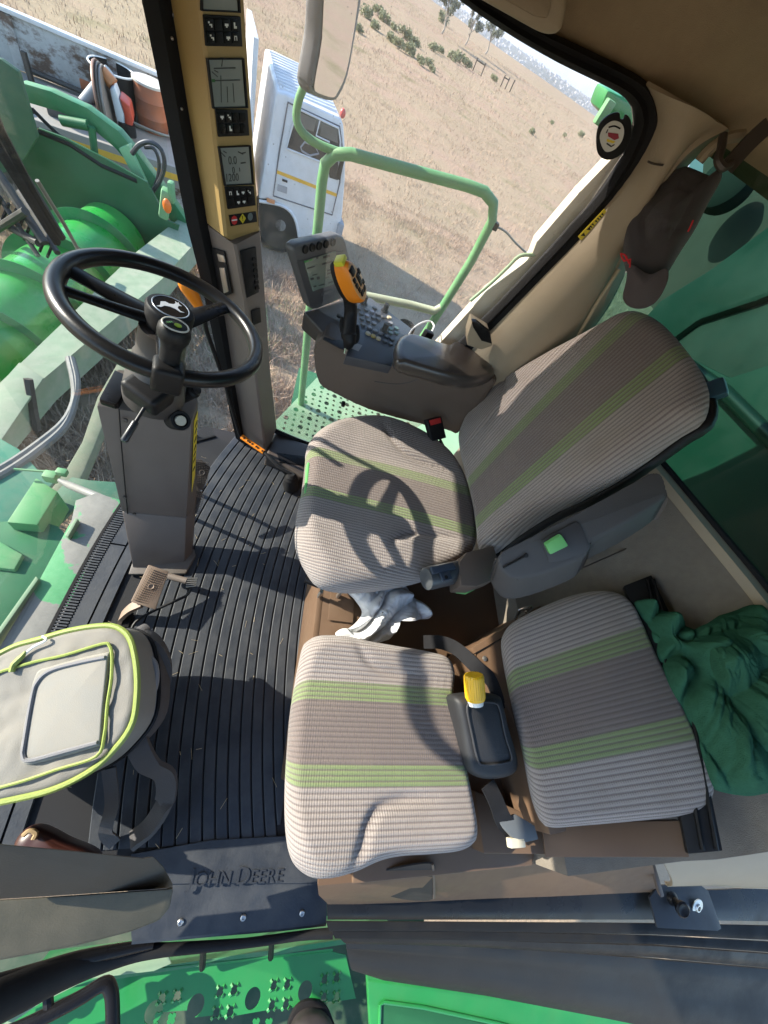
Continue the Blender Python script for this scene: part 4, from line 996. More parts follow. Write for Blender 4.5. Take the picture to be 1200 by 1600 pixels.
t = thing('bottle_pouch', 'black stitched pouch leaning between the two passenger cushions', 'pouch', W(765, 1150, z=.40))
pa, pb, pc = W(735, 1085, z=.50), W(790, 1085, z=.50), W(768, 1195, z=.455)
plp = plane3(pa, pb, pc)
op = [(716, 1100), (720, 1090), (755, 1086), (784, 1088), (790, 1100), (800, 1140), (812, 1180), (814, 1205), (800, 1218), (765, 1222), (740, 1212), (733, 1190), (724, 1140)]
O = spline([W(u, v, pl=plp) for u, v in op], 4, True)
m = MB(); m.pillow(O, plp[1], .07, .022, .006, None, None, 80, .95, 8); m.build('body', mat('pouch_fabric', (.018, .018, .020), .6, bump=.3, bscale=250, var=.25), t, ang=60)
ins = spline([W(u, v, pl=(plp[0]+plp[1]*.006, plp[1])) for u, v in [(730, 1104), (745, 1098), (772, 1098), (781, 1108), (790, 1150), (800, 1184), (790, 1192), (755, 1195), (746, 1185), (738, 1150)]], 4, True)
m = MB(); m.tube(ins, .0028, 6, closed=True); m.build('stitched_edge', mat('pouch_piping', (.03, .03, .034), .7), t)
t = thing('drink_bottle', 'bottle with a ribbed yellow cap standing in the black pouch', 'bottle', W(742, 1085, z=.46))
q0, q1 = W(743, 1094, z=.508), W(740, 1054, z=.535); ax = (q1-q0)
m = MB(); lnn = ax.length; axn = ax.normalized(); fa, fb, _ = frame(axn); rings = []
for h, r in ((.0, .023), (.008, .0265), (lnn*.55, .027), (lnn*.92, .0265), (lnn, .024)):
    rings.append([q0+axn*h+(fa*math.cos(g)+fb*math.sin(g))*(r*(1+.03*(i % 2))) for i, g in enumerate([2*math.pi*i/56 for i in range(56)])])
m.loft(rings); m.build('cap', mat('yellow_cap', (.74, .42, .015), .3), t, ang=15)
m = MB(); m.lathe([(.020, -.012), (.021, -.004), (.020, .002), (0, .002)], q0, axn, 20); m.build('neck', WHT, t)
# ================================================================== CONSOLE ON THE RIGHT
t = thing('armrest_console', 'brown right hand console with button panel, armrest lid and lever slot', 'console', (.35, 1.28, .4))
YC = 1.175
oc = [(490, 560), (492, 543), (498, 530), (512, 527), (545, 543), (618, 571), (650, 586), (700, 592), (772, 592), (768, 610), (742, 648), (716, 678), (700, 674), (640, 660), (575, 641), (522, 616), (498, 600)]
O = [W(p.x, p.y, y=YC) for p in spline([V((u, v, 0)) for u, v in oc], 3, True)]
m = MB(); m.ext(O, (0, .165, 0), .016, 3); m.build('body', BRN, t, ang=30)
m = MB(); m.tube([p+V((0, -.0005, 0)) for p in spline(wl([(585, 596), (618, 600), (640, 597), (662, 588)], y=YC), 5)], .0014, 6); m.build('seam', BRND, t)
m = MB(); m.lathe([(.008, 0), (.009, .012), (.007, .02), (0, .02)], W(537, 628, y=YC+.01), (0, -1, -.4), 12); m.build('stud', BLK, t)
# button panel
ZP = .712
def PP(u, v, o=0): return W(u, v, z=ZP+o)
m = MB(); m.ext([PP(*p) for p in [(540, 556), (556, 520), (560, 470), (578, 464), (645, 514), (622, 545), (612, 572)]], (0, 0, -.035), .005); pnl = m.build('button_panel', mat('panel_black', (.035, .039, .050), .38, dust=.12), t)
cols = {'k': mat('button_dark', (.06, .064, .072), .45), 'w': mat('button_grey', (.22, .22, .23), .5), 'c': mat('button_cream', (.52, .44, .28), .5), 'g': mat('button_teal', (.10, .18, .17), .5), 'y': mat('button_yellow', (.50, .36, .10), .5), 'p': mat('button_lilac', (.30, .29, .33), .5)}
bt_ = [(572, 485, 'k'), (585, 482, 'k'), (564, 491, 'k'), (573, 494, 'p'), (581, 488, 'p'), (590, 492, 'k'), (599, 496, 'k'), (608, 497, 'c'), (565, 499, 'k'), (575, 502, 'k'), (583, 497, 'k'), (591, 500, 'k'), (610, 506, 'w'), (567, 508, 'k'), (577, 513, 'w'), (584, 506, 'w'), (586, 518, 'w'), (595, 522, 'w'), (575, 522, 'c'), (583, 526, 'y'), (591, 530, 'c'), (610, 515, 'g'), (619, 514, 'g'), (610, 521, 'g'), (619, 521, 'g'), (604, 527, 'k'), (612, 531, 'k'), (601, 534, 'k'), (610, 538, 'k'), (560, 483, 'k')]
for u, v, c in bt_:
    m = MB(); m.lathe([(.0098, 0), (.0098, .004), (.0082, .006), (0, .006)], PP(u, v), (0, 0, 1), 12); m.build('button', cols[c], pnl)
for u, v in ((568, 474), (601, 486), (600, 517)):
    m = MB(); m.lathe([(.016, 0), (.015, .004), (.0105, .006), (.0100, .028), (.008, .030), (0, .030)], PP(u, v), (0, 0, 1), 16); m.build('rotary_knob', BLK, pnl)
m = MB()
m.ext([PP(*p, .0) for p in [(552, 535), (566, 540), (560, 549), (546, 543)]], (0, 0, .0012)); m.build('panel_print', mat('grey_print', (.30, .28, .26), .6), pnl)
# lever slot
m = MB(); m.ext([W(u, v, z=.690) for u, v in [(504, 531), (508, 526), (536, 534), (590, 553), (588, 558), (575, 558), (530, 545)]], (0, 0, .004), .0015); m.build('lever_slot', mat('slot_black', (.008, .008, .009), .6), t)
# armrest lid
lid = [(620, 548), (622, 530), (632, 519), (650, 520), (700, 536), (716, 532), (752, 552), (774, 572), (776, 582), (764, 588), (740, 591), (705, 585), (660, 572), (634, 564), (624, 560)]
O = [W(p.x, p.y, z=.795) for p in spline([V((u, v, 0)) for u, v in lid], 4, True)]
m = MB(); m.pillow(O, (0, 0, 1), .055, .022, .006, None, None, 96, .92, 8); m.build('armrest_lid', mat('armrest_lid_vinyl', (.050, .042, .038), .3, var=.1, bump=.15, bscale=300, coat=.2), t, ang=60)
# cup holder rim behind the panel
m = MB(); c = W(636, 508, z=.70); m.lathe([(.028, -.06), (.030, 0), (.034, .004), (.037, 0), (.036, -.06)], c, (0, 0, 1), 24); m.build('cup_holder', BLKG, t)
# monitor
t2 = thing('cab_monitor', 'dark grey square monitor with a green tinted screen behind the orange lever', 'monitor', W(500, 490, z=.72))
tl, bl, br = W(452, 382, z=.935), W(481, 484, z=.735), W(545, 461, z=.735)
plm = plane3(tl, bl, br); MN = plm[1]
def MF(u, v, o=0): return W(u, v, pl=(plm[0]+MN*o, MN))
om = [(458, 393), (460, 386), (467, 381), (528, 367), (537, 370), (541, 378), (550, 420), (554, 452), (549, 461), (497, 483), (489, 484), (484, 478)]
m = MB(); m.ext([MF(*p) for p in om], -MN*.034, .008, 3); m.build('housing', mat('monitor_plastic', (.10, .098, .10), .45, bump=.15, bscale=400), t2)
m = MB(); m.ext([MF(*p) for p in [(463, 408), (536, 391), (548, 450), (492, 478), (484, 478)]], MN*.002, .001); m.build('face', mat('monitor_face', (.075, .072, .074), .4), t2)
LC2 = mat('monitor_screen', (.17, .22, .18), .2, var=.05)
m = MB(); m.ext([MF(*p, .002) for p in [(474, 407), (524, 392), (533, 440), (488, 455)]], MN*.0015); sc_ = m.build('screen', LC2, t2)
def mfq(lst, mtl, nm, o=.0042):
    mm = MB()
    for u0, v0, u1, v1 in lst:
        mm.ext([MF(u0, v0, o), MF(u1, v0-(u1-u0)*.3, o), MF(u1+1.0*(v1-v0)/5, v1-(u1-u0)*.3, o), MF(u0+1.0*(v1-v0)/5, v1, o)], MN*.0004)
    mm.build(nm, mtl, sc_)
mfq([(475, 408, 482, 411), (484, 405.5, 488, 408)], mat('screen_green', (.05, .28, .06), .4), 'green_icon')
mfq([(494, 402, 497, 405), (505, 401, 515, 404), (480, 419, 492, 420.5), (503, 412, 519, 414), (511, 422, 517, 424), (511, 427, 518, 429), (485, 435, 490, 438), (495, 433, 499, 437), (488, 430, 496, 431), (508, 434, 514, 435), (490, 447, 494, 449), (498, 446, 508, 447), (513, 441, 520, 443)], LCDD, 'screen_mark')
for i in range(5):
    c = MF(477+i*10.8, 389.5-i*2.8, .002)
    m = MB(); m.lathe([(.0115, -.002), (.0115, .002), (.010, .004), (.0085, .0035), (0, .0035)], c, MN, 16); m.build('button', BLK, t2)
m = MB(); a, b = MF(501, 461, .003), MF(521, 453, .003); e = (b-a).normalized(); n2 = MN.cross(e)*.0045
m.ext([a-n2, b-n2, b+n2, a+n2], MN*.001); m.build('badge', mat('monitor_badge', (.10, .10, .10), .4), t2)
# monitor mount
q0_ = [W(473, 486, z=.715), W(548, 462, z=.715), W(560, 486, z=.70), W(548, 530, z=.69), W(505, 522, z=.69)]
q1_ = [W(469, 514, z=.62), W(545, 500, z=.60), W(560, 520, z=.60), W(545, 548, z=.60), W(492, 534, z=.60)]
m = MB(); m.hexa(q1_, q0_, .012, 3); m.build('mount', mat('mount_plastic', (.075, .063, .056), .5, bump=.2, bscale=400), t)
m = MB(); m.lathe([(.010, 0), (.010, .006), (0, .008)], W(530, 495, z=.712), (0, 0, 1), 12); m.build('mount_knob', BLK, t)

# hydraulic control lever
t = thing('control_lever', 'control lever with an orange and tan grip full of black buttons', 'control lever', W(545, 545, z=.69))
g0 = W(544, 537, z=.725); g1 = W(548, 480, z=.82); g2 = W(541, 440, z=.905)
m = MB(); m.tube([W(541, 551, z=.69), g0], .011, 10); m.build('shaft', CHR, t)
m = MB(); m.tube([g0+V((0, 0, -.012)), g0+V((0, 0, .01)), g0.lerp(g1, .25), g0.lerp(g1, .45), g1, g2], [.014, .022, .027, .022, .021, .022], 16, k=4); m.build('handle', BLK, t)
m = MB(); m.pillow(spline([p for p in [W(u, v, pl=(g0.lerp(g1, .35), (CAM-g0).normalized())) for u, v in [(531, 498), (538, 496), (548, 520), (558, 506), (562, 515), (560, 535), (545, 538), (532, 520)]]], 4, True), (CAM-g0).normalized(), .02, .008, .002, None, None, 48, .9, 5); m.build('palm_rest', RUB, t)
GA = V((.74, -.38, .55)).normalized()                 # face of the grip looks at the driver
gc = W(546, 441, z=.905)
up_ = ((W(542, 404, z=.985)-W(548, 480, z=.83))); up_ = (up_-GA*up_.dot(GA)).normalized(); sd = up_.cross(GA).normalized()
def oval(s_, off, w_=.031, h_=.066):
    return [gc+GA*off+sd*(w_*s_*math.cos(q)*(1.0-.12*math.sin(q)))+up_*(h_*s_*math.sin(q)) for q in [2*math.pi*i/36 for i in range(36)]]
m = MB(); m.loft([oval(.80, -.034), oval(.97, -.030), oval(1.03, -.022), oval(1.0, -.016)]); m.build('grip_back', BLK, t)
m = MB(); m.loft([oval(.99, -.016), oval(1.03, -.008), oval(1.03, .012), oval(.97, .024), oval(.90, .028)]); gp = m.build('grip_shell', ORG, t)
m = MB(); m.loft([oval(.89, .0275), oval(.86, .0305), oval(.5, .034), oval(.1, .0345)]); m.build('grip_face', TAN, t)
for x, y, a_, b_ in ((.006, .040, .010, .011), (-.004, .004, .009, .019), (.016, .018, .006, .007), (.017, .002, .006, .007), (.015, -.014, .006, .007), (.010, -.030, .008, .007), (-.008, -.032, .008, .007), (-.019, .016, .006, .008), (-.016, -.016, .006, .007)):
    c = gc+GA*.032+sd*x*-1+up_*y
    m = MB(); m.box(c, (a_*2, b_*2, .008), Matrix((sd, up_, GA)).transposed(), .0025); m.build('grip_button', BLKG, t)
m = MB(); m.box(gc+GA*.006+up_*.070, (.030, .014, .030), Matrix((sd, up_, GA)).transposed(), .004); m.build('top_button', mat('yellow_button', (.60, .58, .04), .45), t)

# phone charger
t = thing('phone_charger', 'small black charger plug with a thin white cable behind the armrest lid', 'charger', W(668, 525, z=.76))
m = MB(); m.box(W(668, 524, z=.77), (.036, .026, .034), Euler((0, .1, .3)).to_matrix(), .006); m.build('plug', BLK, t)
m = MB(); m.tube(wl([(634, 532), (645, 514), (660, 504), (672, 502), (678, 509), (674, 520)], z=.775), .0032, 8, k=5); m.build('cable', WHT, t)
# handle block on the window pillar
t = thing('window_latch', 'beige window latch block with a dark top beside the window seal', 'latch', W(752, 525, y=1.24))
m = MB(); m.ext(wl([(730, 525), (737, 503), (765, 520), (770, 541), (752, 547), (730, 540)], y=1.19), (0, .06, 0), .006); m.build('block', BEI, t)
m = MB(); m.ext(wl([(737, 502), (745, 503), (766, 520), (769, 538), (752, 533), (739, 512)], y=1.186), (0, .02, 0), .004); m.build('top_cover', BLKG, t)

# ================================================================== LOOSE THINGS
# --- backpack
LIME = mat('lime_piping', (.235, .29, .06), .55, var=.1, bump=.4, bscale=300)
BAGC = mat('pale_grey_canvas', (.20, .19, .17), .85, var=.07, bump=.5, bscale=500, dust=.35, dcol=(.28, .24, .18), dscale=12)
BAGG = mat('grey_canvas', (.20, .195, .20), .85, var=.1, bump=.5, bscale=500)
BAGD = mat('dark_grey_canvas', (.065, .062, .065), .85, var=.15, bump=.5, bscale=400)
t = thing('backpack', 'pale grey backpack with lime piping standing on the floor mat', 'backpack', (-.32, .06, 0))
bpl = plane3(W(190, 1010, z=.36), W(190, 1140, z=.345), W(-20, 1150, z=.27))
def BP(u, v, o=0): return W(u, v, pl=(bpl[0]+bpl[1]*o, bpl[1]))
ob = [(-110, 1262), (-112, 1130), (-60, 1060), (10, 1014), (60, 998), (110, 984), (160, 977), (186, 982), (203, 1002), (212, 1050), (211, 1100), (203, 1135), (180, 1168), (140, 1205), (80, 1235), (10, 1252), (-50, 1262)]
O = [BP(p.x, p.y) for p in spline([V((u, v, 0)) for u, v in ob], 4, True)]
def hfbag(p): return .006*noise.noise(p*14)+.004*noise.noise(p*34)
m = MB(); m.pillow(O, bpl[1], .10, .018, .006, hfbag, None, 128, 1.0, 18); m.build('front_panel', BAGC, t, ang=70)
m = MB(); m.tube([p-bpl[1]*.006 for p in resample(O, 90)], .0068, 8, closed=True); m.build('piping', LIME, t)
c0 = sum(O, V())/len(O)
def low(k, dz, dx=V()): return [c0+(p-c0)*k-bpl[1]*dz+dx for p in resample(O, 72)]
m = MB(); m.loft([low(.985, .02), low(.995, .05), low(.97, .12)]); m.build('side', BAGG, t, ang=60)
m = MB(); m.loft([low(.985, .115), low(1.0, .14), low(.98, .19, V((.0, 0, 0))), low(.80, .24), low(.6, .262)]); m.build('bottom', BAGD, t, ang=60)
m = MB(); m.tube(low(1.0, .118), .005, 6, closed=True); m.build('side_zip', BLK, t)
inn = [(-95, 1215), (-90, 1130), (-30, 1065), (40, 1038), (100, 1024), (160, 1006), (171, 1009), (175, 1025), (174, 1060), (168, 1100), (163, 1150), (150, 1182), (90, 1202), (20, 1225), (-50, 1238)]
m = MB(); m.tube([BP(p.x, p.y, .0075) for p in spline([V((u, v, 0)) for u, v in inn], 4, True)], .0035, 6, closed=True); m.build('thin_piping', LIME, t)
pin = [(32, 1185), (30, 1165), (45, 1085), (55, 1052), (72, 1042), (164, 1019), (168, 1030), (160, 1110), (156, 1160), (148, 1168), (45, 1196)]
O3 = [BP(p.x, p.y, .010) for p in spline([V((u, v, 0)) for u, v in pin], 3, True)]
m = MB(); m.pillow(O3, bpl[1], .012, .006, .004, None, None, 72, .97, 6); m.build('pocket_panel', mat('light_pocket', (.245, .235, .21), .8, var=.06, bump=.35, bscale=600, dust=.3, dcol=(.34, .28, .2), dscale=14), t, ang=60)
m = MB(); m.ribbon([BP(*p, .0125) for p in [(164, 1027), (120, 1036), (78, 1048), (58, 1066), (50, 1090), (38, 1160), (36, 1180), (46, 1188), (100, 1174), (152, 1160)]], [bpl[1].cross((BP(164, 1027)-BP(50, 1050)).normalized())]*1+[(1, 0, 0)]*0 or (0, 1, 0), .011, .003, 3) if False else m.tube([BP(p.x, p.y, .0122) for p in spline([V((u, v, 0)) for u, v in [(164, 1027), (120, 1036), (78, 1048), (58, 1066), (50, 1090), (38, 1160), (36, 1180), (46, 1188), (100, 1174), (152, 1160)]], 4)], .0045, 6); m.build('pocket_edging', BAGG, t)
m = MB(); m.tube([BP(*p, .012) for p in [(18, 1050), (22, 1038), (34, 1026), (40, 1018)]], [.006, .007, .006, .003], 8, k=3); m.build('zip_pull', LIME, t)
m = MB(); m.tube([BP(*p, .010) for p in [(36, 1026), (50, 1012), (72, 1000), (66, 994)]], .0028, 6, k=3); m.build('zip_cord', WHT, t)
m = MB(); m.tube([W(u, v, z=z_) for u, v, z_ in [(218, 1036, .27), (232, 1027, .275), (243, 1042, .27), (243, 1070, .26), (232, 1095, .25), (220, 1108, .24)]], .0075, 8, k=4); m.build('top_handle', BAGG, t)
m = MB(); m.ribbon([W(205, 992, z=.20), W(222, 990, z=.22), W(248, 1006, z=.21), W(263, 1038, z=.17), (W(258, 1066, z=.12)), W(240, 1072, z=.08)], (.25, -.5, .9), .075, .016); m.build('shoulder_strap', BAGD, t)
m = MB(); m.ribbon([W(205, 1115, z=.20), W(214, 1160, z=.19), W(232, 1195, z=.14), W(258, 1212, z=.10), W(258, 1250, z=.05), W(235, 1290, z=.02), W(205, 1315, z=.012)], [(.9, .35, .2), (.8, .4, .5), (.7, -.3, .7)], .05, .014); m.build('shoulder_strap', BAGD, t)
m = MB(); m.ribbon([W(170, 1200, z=.16), W(175, 1255, z=.10), W(165, 1300, z=.03), W(180, 1318, z=.012)], (1, .2, .1), .03, .006); m.build('webbing_strap', BAGD, t)

# dark red shoes / bag corner beside it
t = thing('leather_shoe', 'dark red brown leather shoe half hidden under the backpack', 'shoe', W(85, 1318, z=.05))
m = MB(); q = [W(u, v, z=.16) for u, v in [(20, 1312), (44, 1292), (70, 1300), (100, 1316), (140, 1332), (150, 1345), (80, 1345), (20, 1335)]]
m.pillow(spline(q, 4, True), (0, 0, 1), .07, .022, .006, None, None, 48, .9, 6); m.build('upper', mat('dark_red_leather', (.045, .014, .010), .35, var=.2), t)
m = MB(); m.tube([W(36, 1306, z=.17), W(46, 1298, z=.172), W(56, 1302, z=.17), W(52, 1312, z=.17)], .005, 6, k=3); m.build('lace', mat('tan_lace', (.35, .24, .12), .7), t)

# --- cloth pieces
def cloth(mm, loop, n, amp, freq, seed, N=200, rings=60, dome=.06, an=(1, 2.6), q=.55):
    """crumpled cloth: rounded folds with sharp valleys, swirled by a slow warp"""
    n = V(n).normalized(); o = resample(loop, N); c = sum(o, V())/N; off = V((seed*3.1, seed*1.7, seed*.9)); G = []
    ax, ay, _ = frame(n)
    def fold(P, k):
        wv = V((noise.noise(P*.45), noise.noise(P*.45+V((9, 2, 5))), 0))*2.2
        x, y = (P+wv).dot(ax)*an[0], (P+wv).dot(ay)*an[1]
        return abs(noise.noise(V((x, y, k))))
    for i in range(rings+1):
        f = 1-i/rings*.985; row = []
        for p in o:
            r_ = c+(p-c)*f; P_ = r_*freq+off
            h = (fold(P_, 1)*1.7+fold(P_*2.3+off, 2)*q+fold(P_*5.1, 3)*q*.3)*amp
            edge = min(1, (1-f)/.14+.12)
            lat = (ax*noise.noise(P_*.9)+ay*noise.noise(P_*.9+V((3, 8, 1))))*amp*.6
            row.append(r_+n*(dome*(1-f*f)+h*edge)+lat)
        row.append(row[0]); G.append(row)
    G.insert(0, [p-n*.03 for p in G[0]])
    mm.grid(G); return mm
t = thing('cleaning_rag', 'crumpled white rag hanging out from under the driver seat', 'rag', W(590, 950, z=.30))
rg_ = spline(wl([(544, 914), (560, 940), (575, 958), (560, 975), (535, 988), (520, 1000), (560, 1012), (600, 1004), (618, 985), (628, 960), (640, 966), (662, 972), (672, 958), (655, 935), (625, 908), (590, 905)], z=.32), 4, True)
m = MB(); cloth(m, rg_, (0, -.25, 1), .050, 9, 3, dome=.02, q=.22, an=(1, 1.8)); rag = m.build('cloth', mat('white_cotton', (.66, .67, .68), .9, var=.06, bump=.4, bscale=400), t, ang=80)
t = thing('green_jersey', 'crumpled dark green knitted jersey on the rear shelf', 'jersey', SH(1110, 1080, .03))
jr = spline([SH(u, v, .02) for u, v in [(990, 950), (1035, 944), (1075, 972), (1105, 962), (1150, 955), (1215, 965), (1300, 1020), (1310, 1130), (1280, 1215), (1200, 1232), (1150, 1232), (1105, 1215), (1090, 1170), (1070, 1120), (1030, 1060), (1004, 1005)]], 4, True)
JM = mat('green_knit', (.030, .100, .062), 1.0, var=.22, scale=60, bump=1.0, bscale=300, spec=.05)
m = MB(); cloth(m, jr, SHN, .095, 4.6, 5, N=300, rings=100, dome=.06, an=(1, 2.0), q=.36); m.build('cloth', JM, t, ang=80)
jr2 = spline([SH(u, v, .07) for u, v in [(1090, 1005), (1120, 975), (1165, 968), (1215, 985), (1240, 1060), (1225, 1160), (1180, 1175), (1140, 1120), (1110, 1075)]], 4, True)
m = MB(); cloth(m, jr2, SHN, .07, 5.5, 11, N=220, rings=60, dome=.05, an=(1, 2.0), q=.36); m.build('sleeve', JM, t, ang=80)

# --- cap hanging on the hook
t = thing('baseball_cap', 'dark grey baseball cap hanging peak down from the hook, red stitching on its front', 'cap', W(1030, 340, y=1.20))
CN = (CAM-W(1030, 340, y=1.2)).normalized()
cpl = (W(1030, 340, y=1.17), (CN+V((-.25, .0, .25))).normalized())
crown = [(972, 372), (971, 345), (985, 326), (994, 310), (1012, 292), (1040, 268), (1070, 246), (1092, 250), (1122, 262), (1130, 250), (1135, 262), (1112, 305), (1092, 345), (1068, 382), (1050, 412), (1040, 424), (1015, 434), (990, 428), (976, 412)]
O = [W(p.x, p.y, pl=cpl) for p in spline([V((u, v, 0)) for u, v in crown], 4, True)]
CPM = mat('charcoal_cotton', (.042, .036, .038), .95, var=.15, bump=.6, bscale=420, sheen=.25)
cs = [spline([W(*q, pl=cpl) for q in l], 6) for l in ([(996, 318), (1006, 345), (1012, 372), (1008, 398)], [(996, 318), (1030, 300), (1075, 250)], [(1002, 340), (1030, 360), (1070, 352), (1100, 320)], [(996, 316), (985, 330), (974, 350)])]
def hfc(p): return sum(crease(p, c, .009, .010) for c in cs)+.010*noise.noise(p*16)
m = MB(); m.pillow(O, cpl[1], .09, .055, .03, hfc, None, 120, .85, 30); cr_ = m.build('crown', CPM, t, ang=80)
brim = [(985, 412), (978, 440), (973, 464), (982, 478), (1002, 482), (1022, 474), (1036, 456), (1045, 432), (1040, 418), (1015, 428)]
O = [W(p.x, p.y, pl=(cpl[0]+cpl[1]*.005, cpl[1])) for p in spline([V((u, v, 0)) for u, v in brim], 4, True)]
m = MB(); m.pillow(O, cpl[1], .012, .006, .012, None, None, 72, .96, 12); m.build('peak', mat('peak_cotton', (.085, .072, .075), .95, var=.12, bump=.5, bscale=420), t, ang=80)
m = MB()
for l in ([(969, 396), (976, 398), (979, 404), (975, 408), (970, 398)], [(975, 408), (985, 405), (984, 418)], [(978, 400), (983, 412)]):
    m.tube([W(u, v, pl=(cpl[0]+cpl[1]*.022, cpl[1])) for u, v in l], .0022, 6)
m.build('red_stitching', mat('red_thread', (.55, .02, .03), .7), t)
m = MB(); m.tube([W(u, v, pl=(cpl[0]+cpl[1]*.03, cpl[1])) for u, v in [(1075, 362), (1080, 352), (1083, 344)]], .002, 6)
m.build('red_stitching', mat('red_thread', (.55, .02, .03), .7), t)
t = thing('coat_hook', 'dark coat hook and strap under the headliner at the rear corner', 'hook', W(1150, 240, y=1.22))
m = MB(); m.ribbon([W(1200, 196, y=1.21), W(1172, 222, y=1.20), W(1150, 246, y=1.19), W(1136, 262, y=1.18)], (1, 0, .7), .035, .008, 3); m.build('strap', BRND, t)
m = MB(); m.tube([W(1130, 212, y=1.21), W(1127, 232, y=1.18), W(1122, 250, y=1.16), (W(1130, 262, y=1.15)), W(1142, 256, y=1.16)], .009, 8, k=4); m.build('hook', BRND, t)
m = MB(); m.tube([W(1092, 252, y=1.235), W(1110, 232, y=1.235), W(1135, 216, y=1.235), W(1160, 212, y=1.235)], .012, 8, k=3); m.build('bracket', BEI, t)

# --- the photographer's boot tip
t = thing('boot', 'dark scuffed boot toe resting on the green access step', 'boot', W(494, 1590, z=-.30))
m = MB(); q = [W(u, v, z=-.25) for u, v in [(456, 1640), (462, 1608), (478, 1590), (498, 1586), (516, 1594), (527, 1614), (534, 1650), (495, 1670)]]
m.pillow(spline(q, 4, True), (0, .1, 1), .07, .03, .02, None, None, 60, .95, 10); m.build('upper', mat('scuffed_leather', (.020, .016, .016), .55, var=.25, dust=.4, dcol=(.06, .047, .047), dscale=20), t)
m = MB(); m.ext([p+V((0, .006, -.062)) for p in spline(q, 4, True)], (0, 0, -.018), .004); m.build('sole', RUB, t)
# ================================================================== OUTSIDE: MACHINE PARTS
GZ = -1.9
def circ(c, r, n=20, sx=1, sy=1): return [(c[0]+r*sx*math.cos(2*math.pi*i/n), c[1]+r*sy*math.sin(2*math.pi*i/n)) for i in range(n)]
def star(c, r):
    o = []
    for i in range(16):
        q = 2*math.pi*i/16+math.pi/4; k = r if i % 4 == 0 else (r*.92 if i % 4 in (1, 3) else r*.62)
        o.append((c[0]+k*math.cos(q), c[1]+k*math.sin(q)))
    return o
# --- access step below the door
t = thing('access_step', 'green perforated steel step platform outside the door', 'step', (.2, -.72, -.34))
Z0 = -.33
def S2(u, v): p = W(u, v, z=Z0); return (p.x, p.y)
outer = [S2(*p) for p in [(-40, 1556), (160, 1527), (330, 1508), (520, 1487), (540, 1492), (556, 1560), (566, 1640), (250, 1720), (-60, 1720)]]
holes = []
for (u, v) in [(240, 1582), (306, 1571), (395, 1560), (477, 1549)]:
    c = S2(u, v); holes.append(circ(c, .023, 22))
for (u, v) in [(253, 1560), (277, 1556), (247, 1590), (268, 1592), (344, 1549), (366, 1546), (338, 1582), (360, 1580), (428, 1539), (449, 1537), (425, 1570), (447, 1568), (507, 1530), (526, 1527), (506, 1558), (526, 1557), (300, 1612), (330, 1612), (400, 1600), (420, 1600)]:
    c = S2(u, v); holes.append(star(c, .0125))
m = MB(); m.plate(outer, holes, (0, 0, Z0), (1, 0, 0), (0, 1, 0), .004)
for (u, v) in [(253, 1560), (277, 1556), (344, 1549), (366, 1546), (338, 1582), (360, 1580), (428, 1539), (449, 1537), (425, 1570), (447, 1568), (507, 1530), (526, 1527), (506, 1558), (526, 1557)]:
    p = W(u, v, z=Z0)
    for q in range(4):
        a_ = math.pi/4+math.pi/2*q; e = V((math.cos(a_), math.sin(a_), 0)); s_ = V((-e.y, e.x, 0))
        m.hexa([p+e*.018+s_*.004, p+e*.018-s_*.004, p+e*.0105-s_*.005, p+e*.0105+s_*.005], [p+e*.0145+s_*.002+V((0, 0, .004)), p+e*.0145-s_*.002+V((0, 0, .004)), p+e*.0105-s_*.003+V((0, 0, .006)), p+e*.0105+s_*.003+V((0, 0, .006))])
m.build('tread_plate', GRN, t)
m = MB(); m.ext([W(u, v, z=Z0) for u, v in [(-40, 1556), (160, 1527), (330, 1508), (520, 1487)]]+[W(u, v, z=Z0+.02)+V((0, .004, 0)) for u, v in [(520, 1487), (330, 1508), (160, 1527), (-40, 1556)]], (0, .003, 0)); m.build('rear_lip', GRN, t)
m = MB(); m.box((.2, -.80, -.62), (1.6, .6, .02)); m.build('under_step_shade', mat('shaded_step', (.012, .05, .022), .6, dust=.3), t)  # dark sheet under the holes, shade put into its colour
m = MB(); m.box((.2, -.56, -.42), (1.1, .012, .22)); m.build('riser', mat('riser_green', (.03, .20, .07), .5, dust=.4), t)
for u, v in ((318, 1500), (425, 1484)):
    m = MB(); m.tube([W(u, v-18, z=-.20), W(u-2, v+12, z=-.30)], .009, 8); m.build('support_rod', BLK, t)
t = thing('step_handle', 'black bent handrail grip on the green step at the lower left', 'handrail', W(70, 1570, z=-.25))
m = MB(); m.tube(wl([(-60, 1640), (20, 1612), (120, 1562), (160, 1538), (172, 1545), (176, 1575), (176, 1660)], z=-.20), .016, 12, k=4); m.tube(wl([(50, 1560), (80, 1542), (102, 1530)], z=-.18), .013, 10); m.build('rail', BLKG, t)
m = MB(); m.tube(wl([(74, 1545), (76, 1575)], z=-.20), .011, 8); m.build('bracket', BLK, t)
t = thing('pale_bracket', 'pale dusty green bracket plate beside the black handrail grip', 'bracket', W(120, 1520, z=-.18))
m = MB(); m.ext(wl([(-40, 1585), (60, 1545), (190, 1502), (262, 1490), (268, 1506), (240, 1518), (140, 1530), (60, 1570), (-40, 1640)], z=-.26), (0, 0, -.01), .003); m.build('plate', PGRN, t)
m = MB(); m.lathe([(.020, 0), (.020, .01), (.017, .012), (.015, .008), (0, .008)], W(10, 1578, z=-.25), (0, -.1, 1), 20); m.build('cap_nut', RAIL, t)
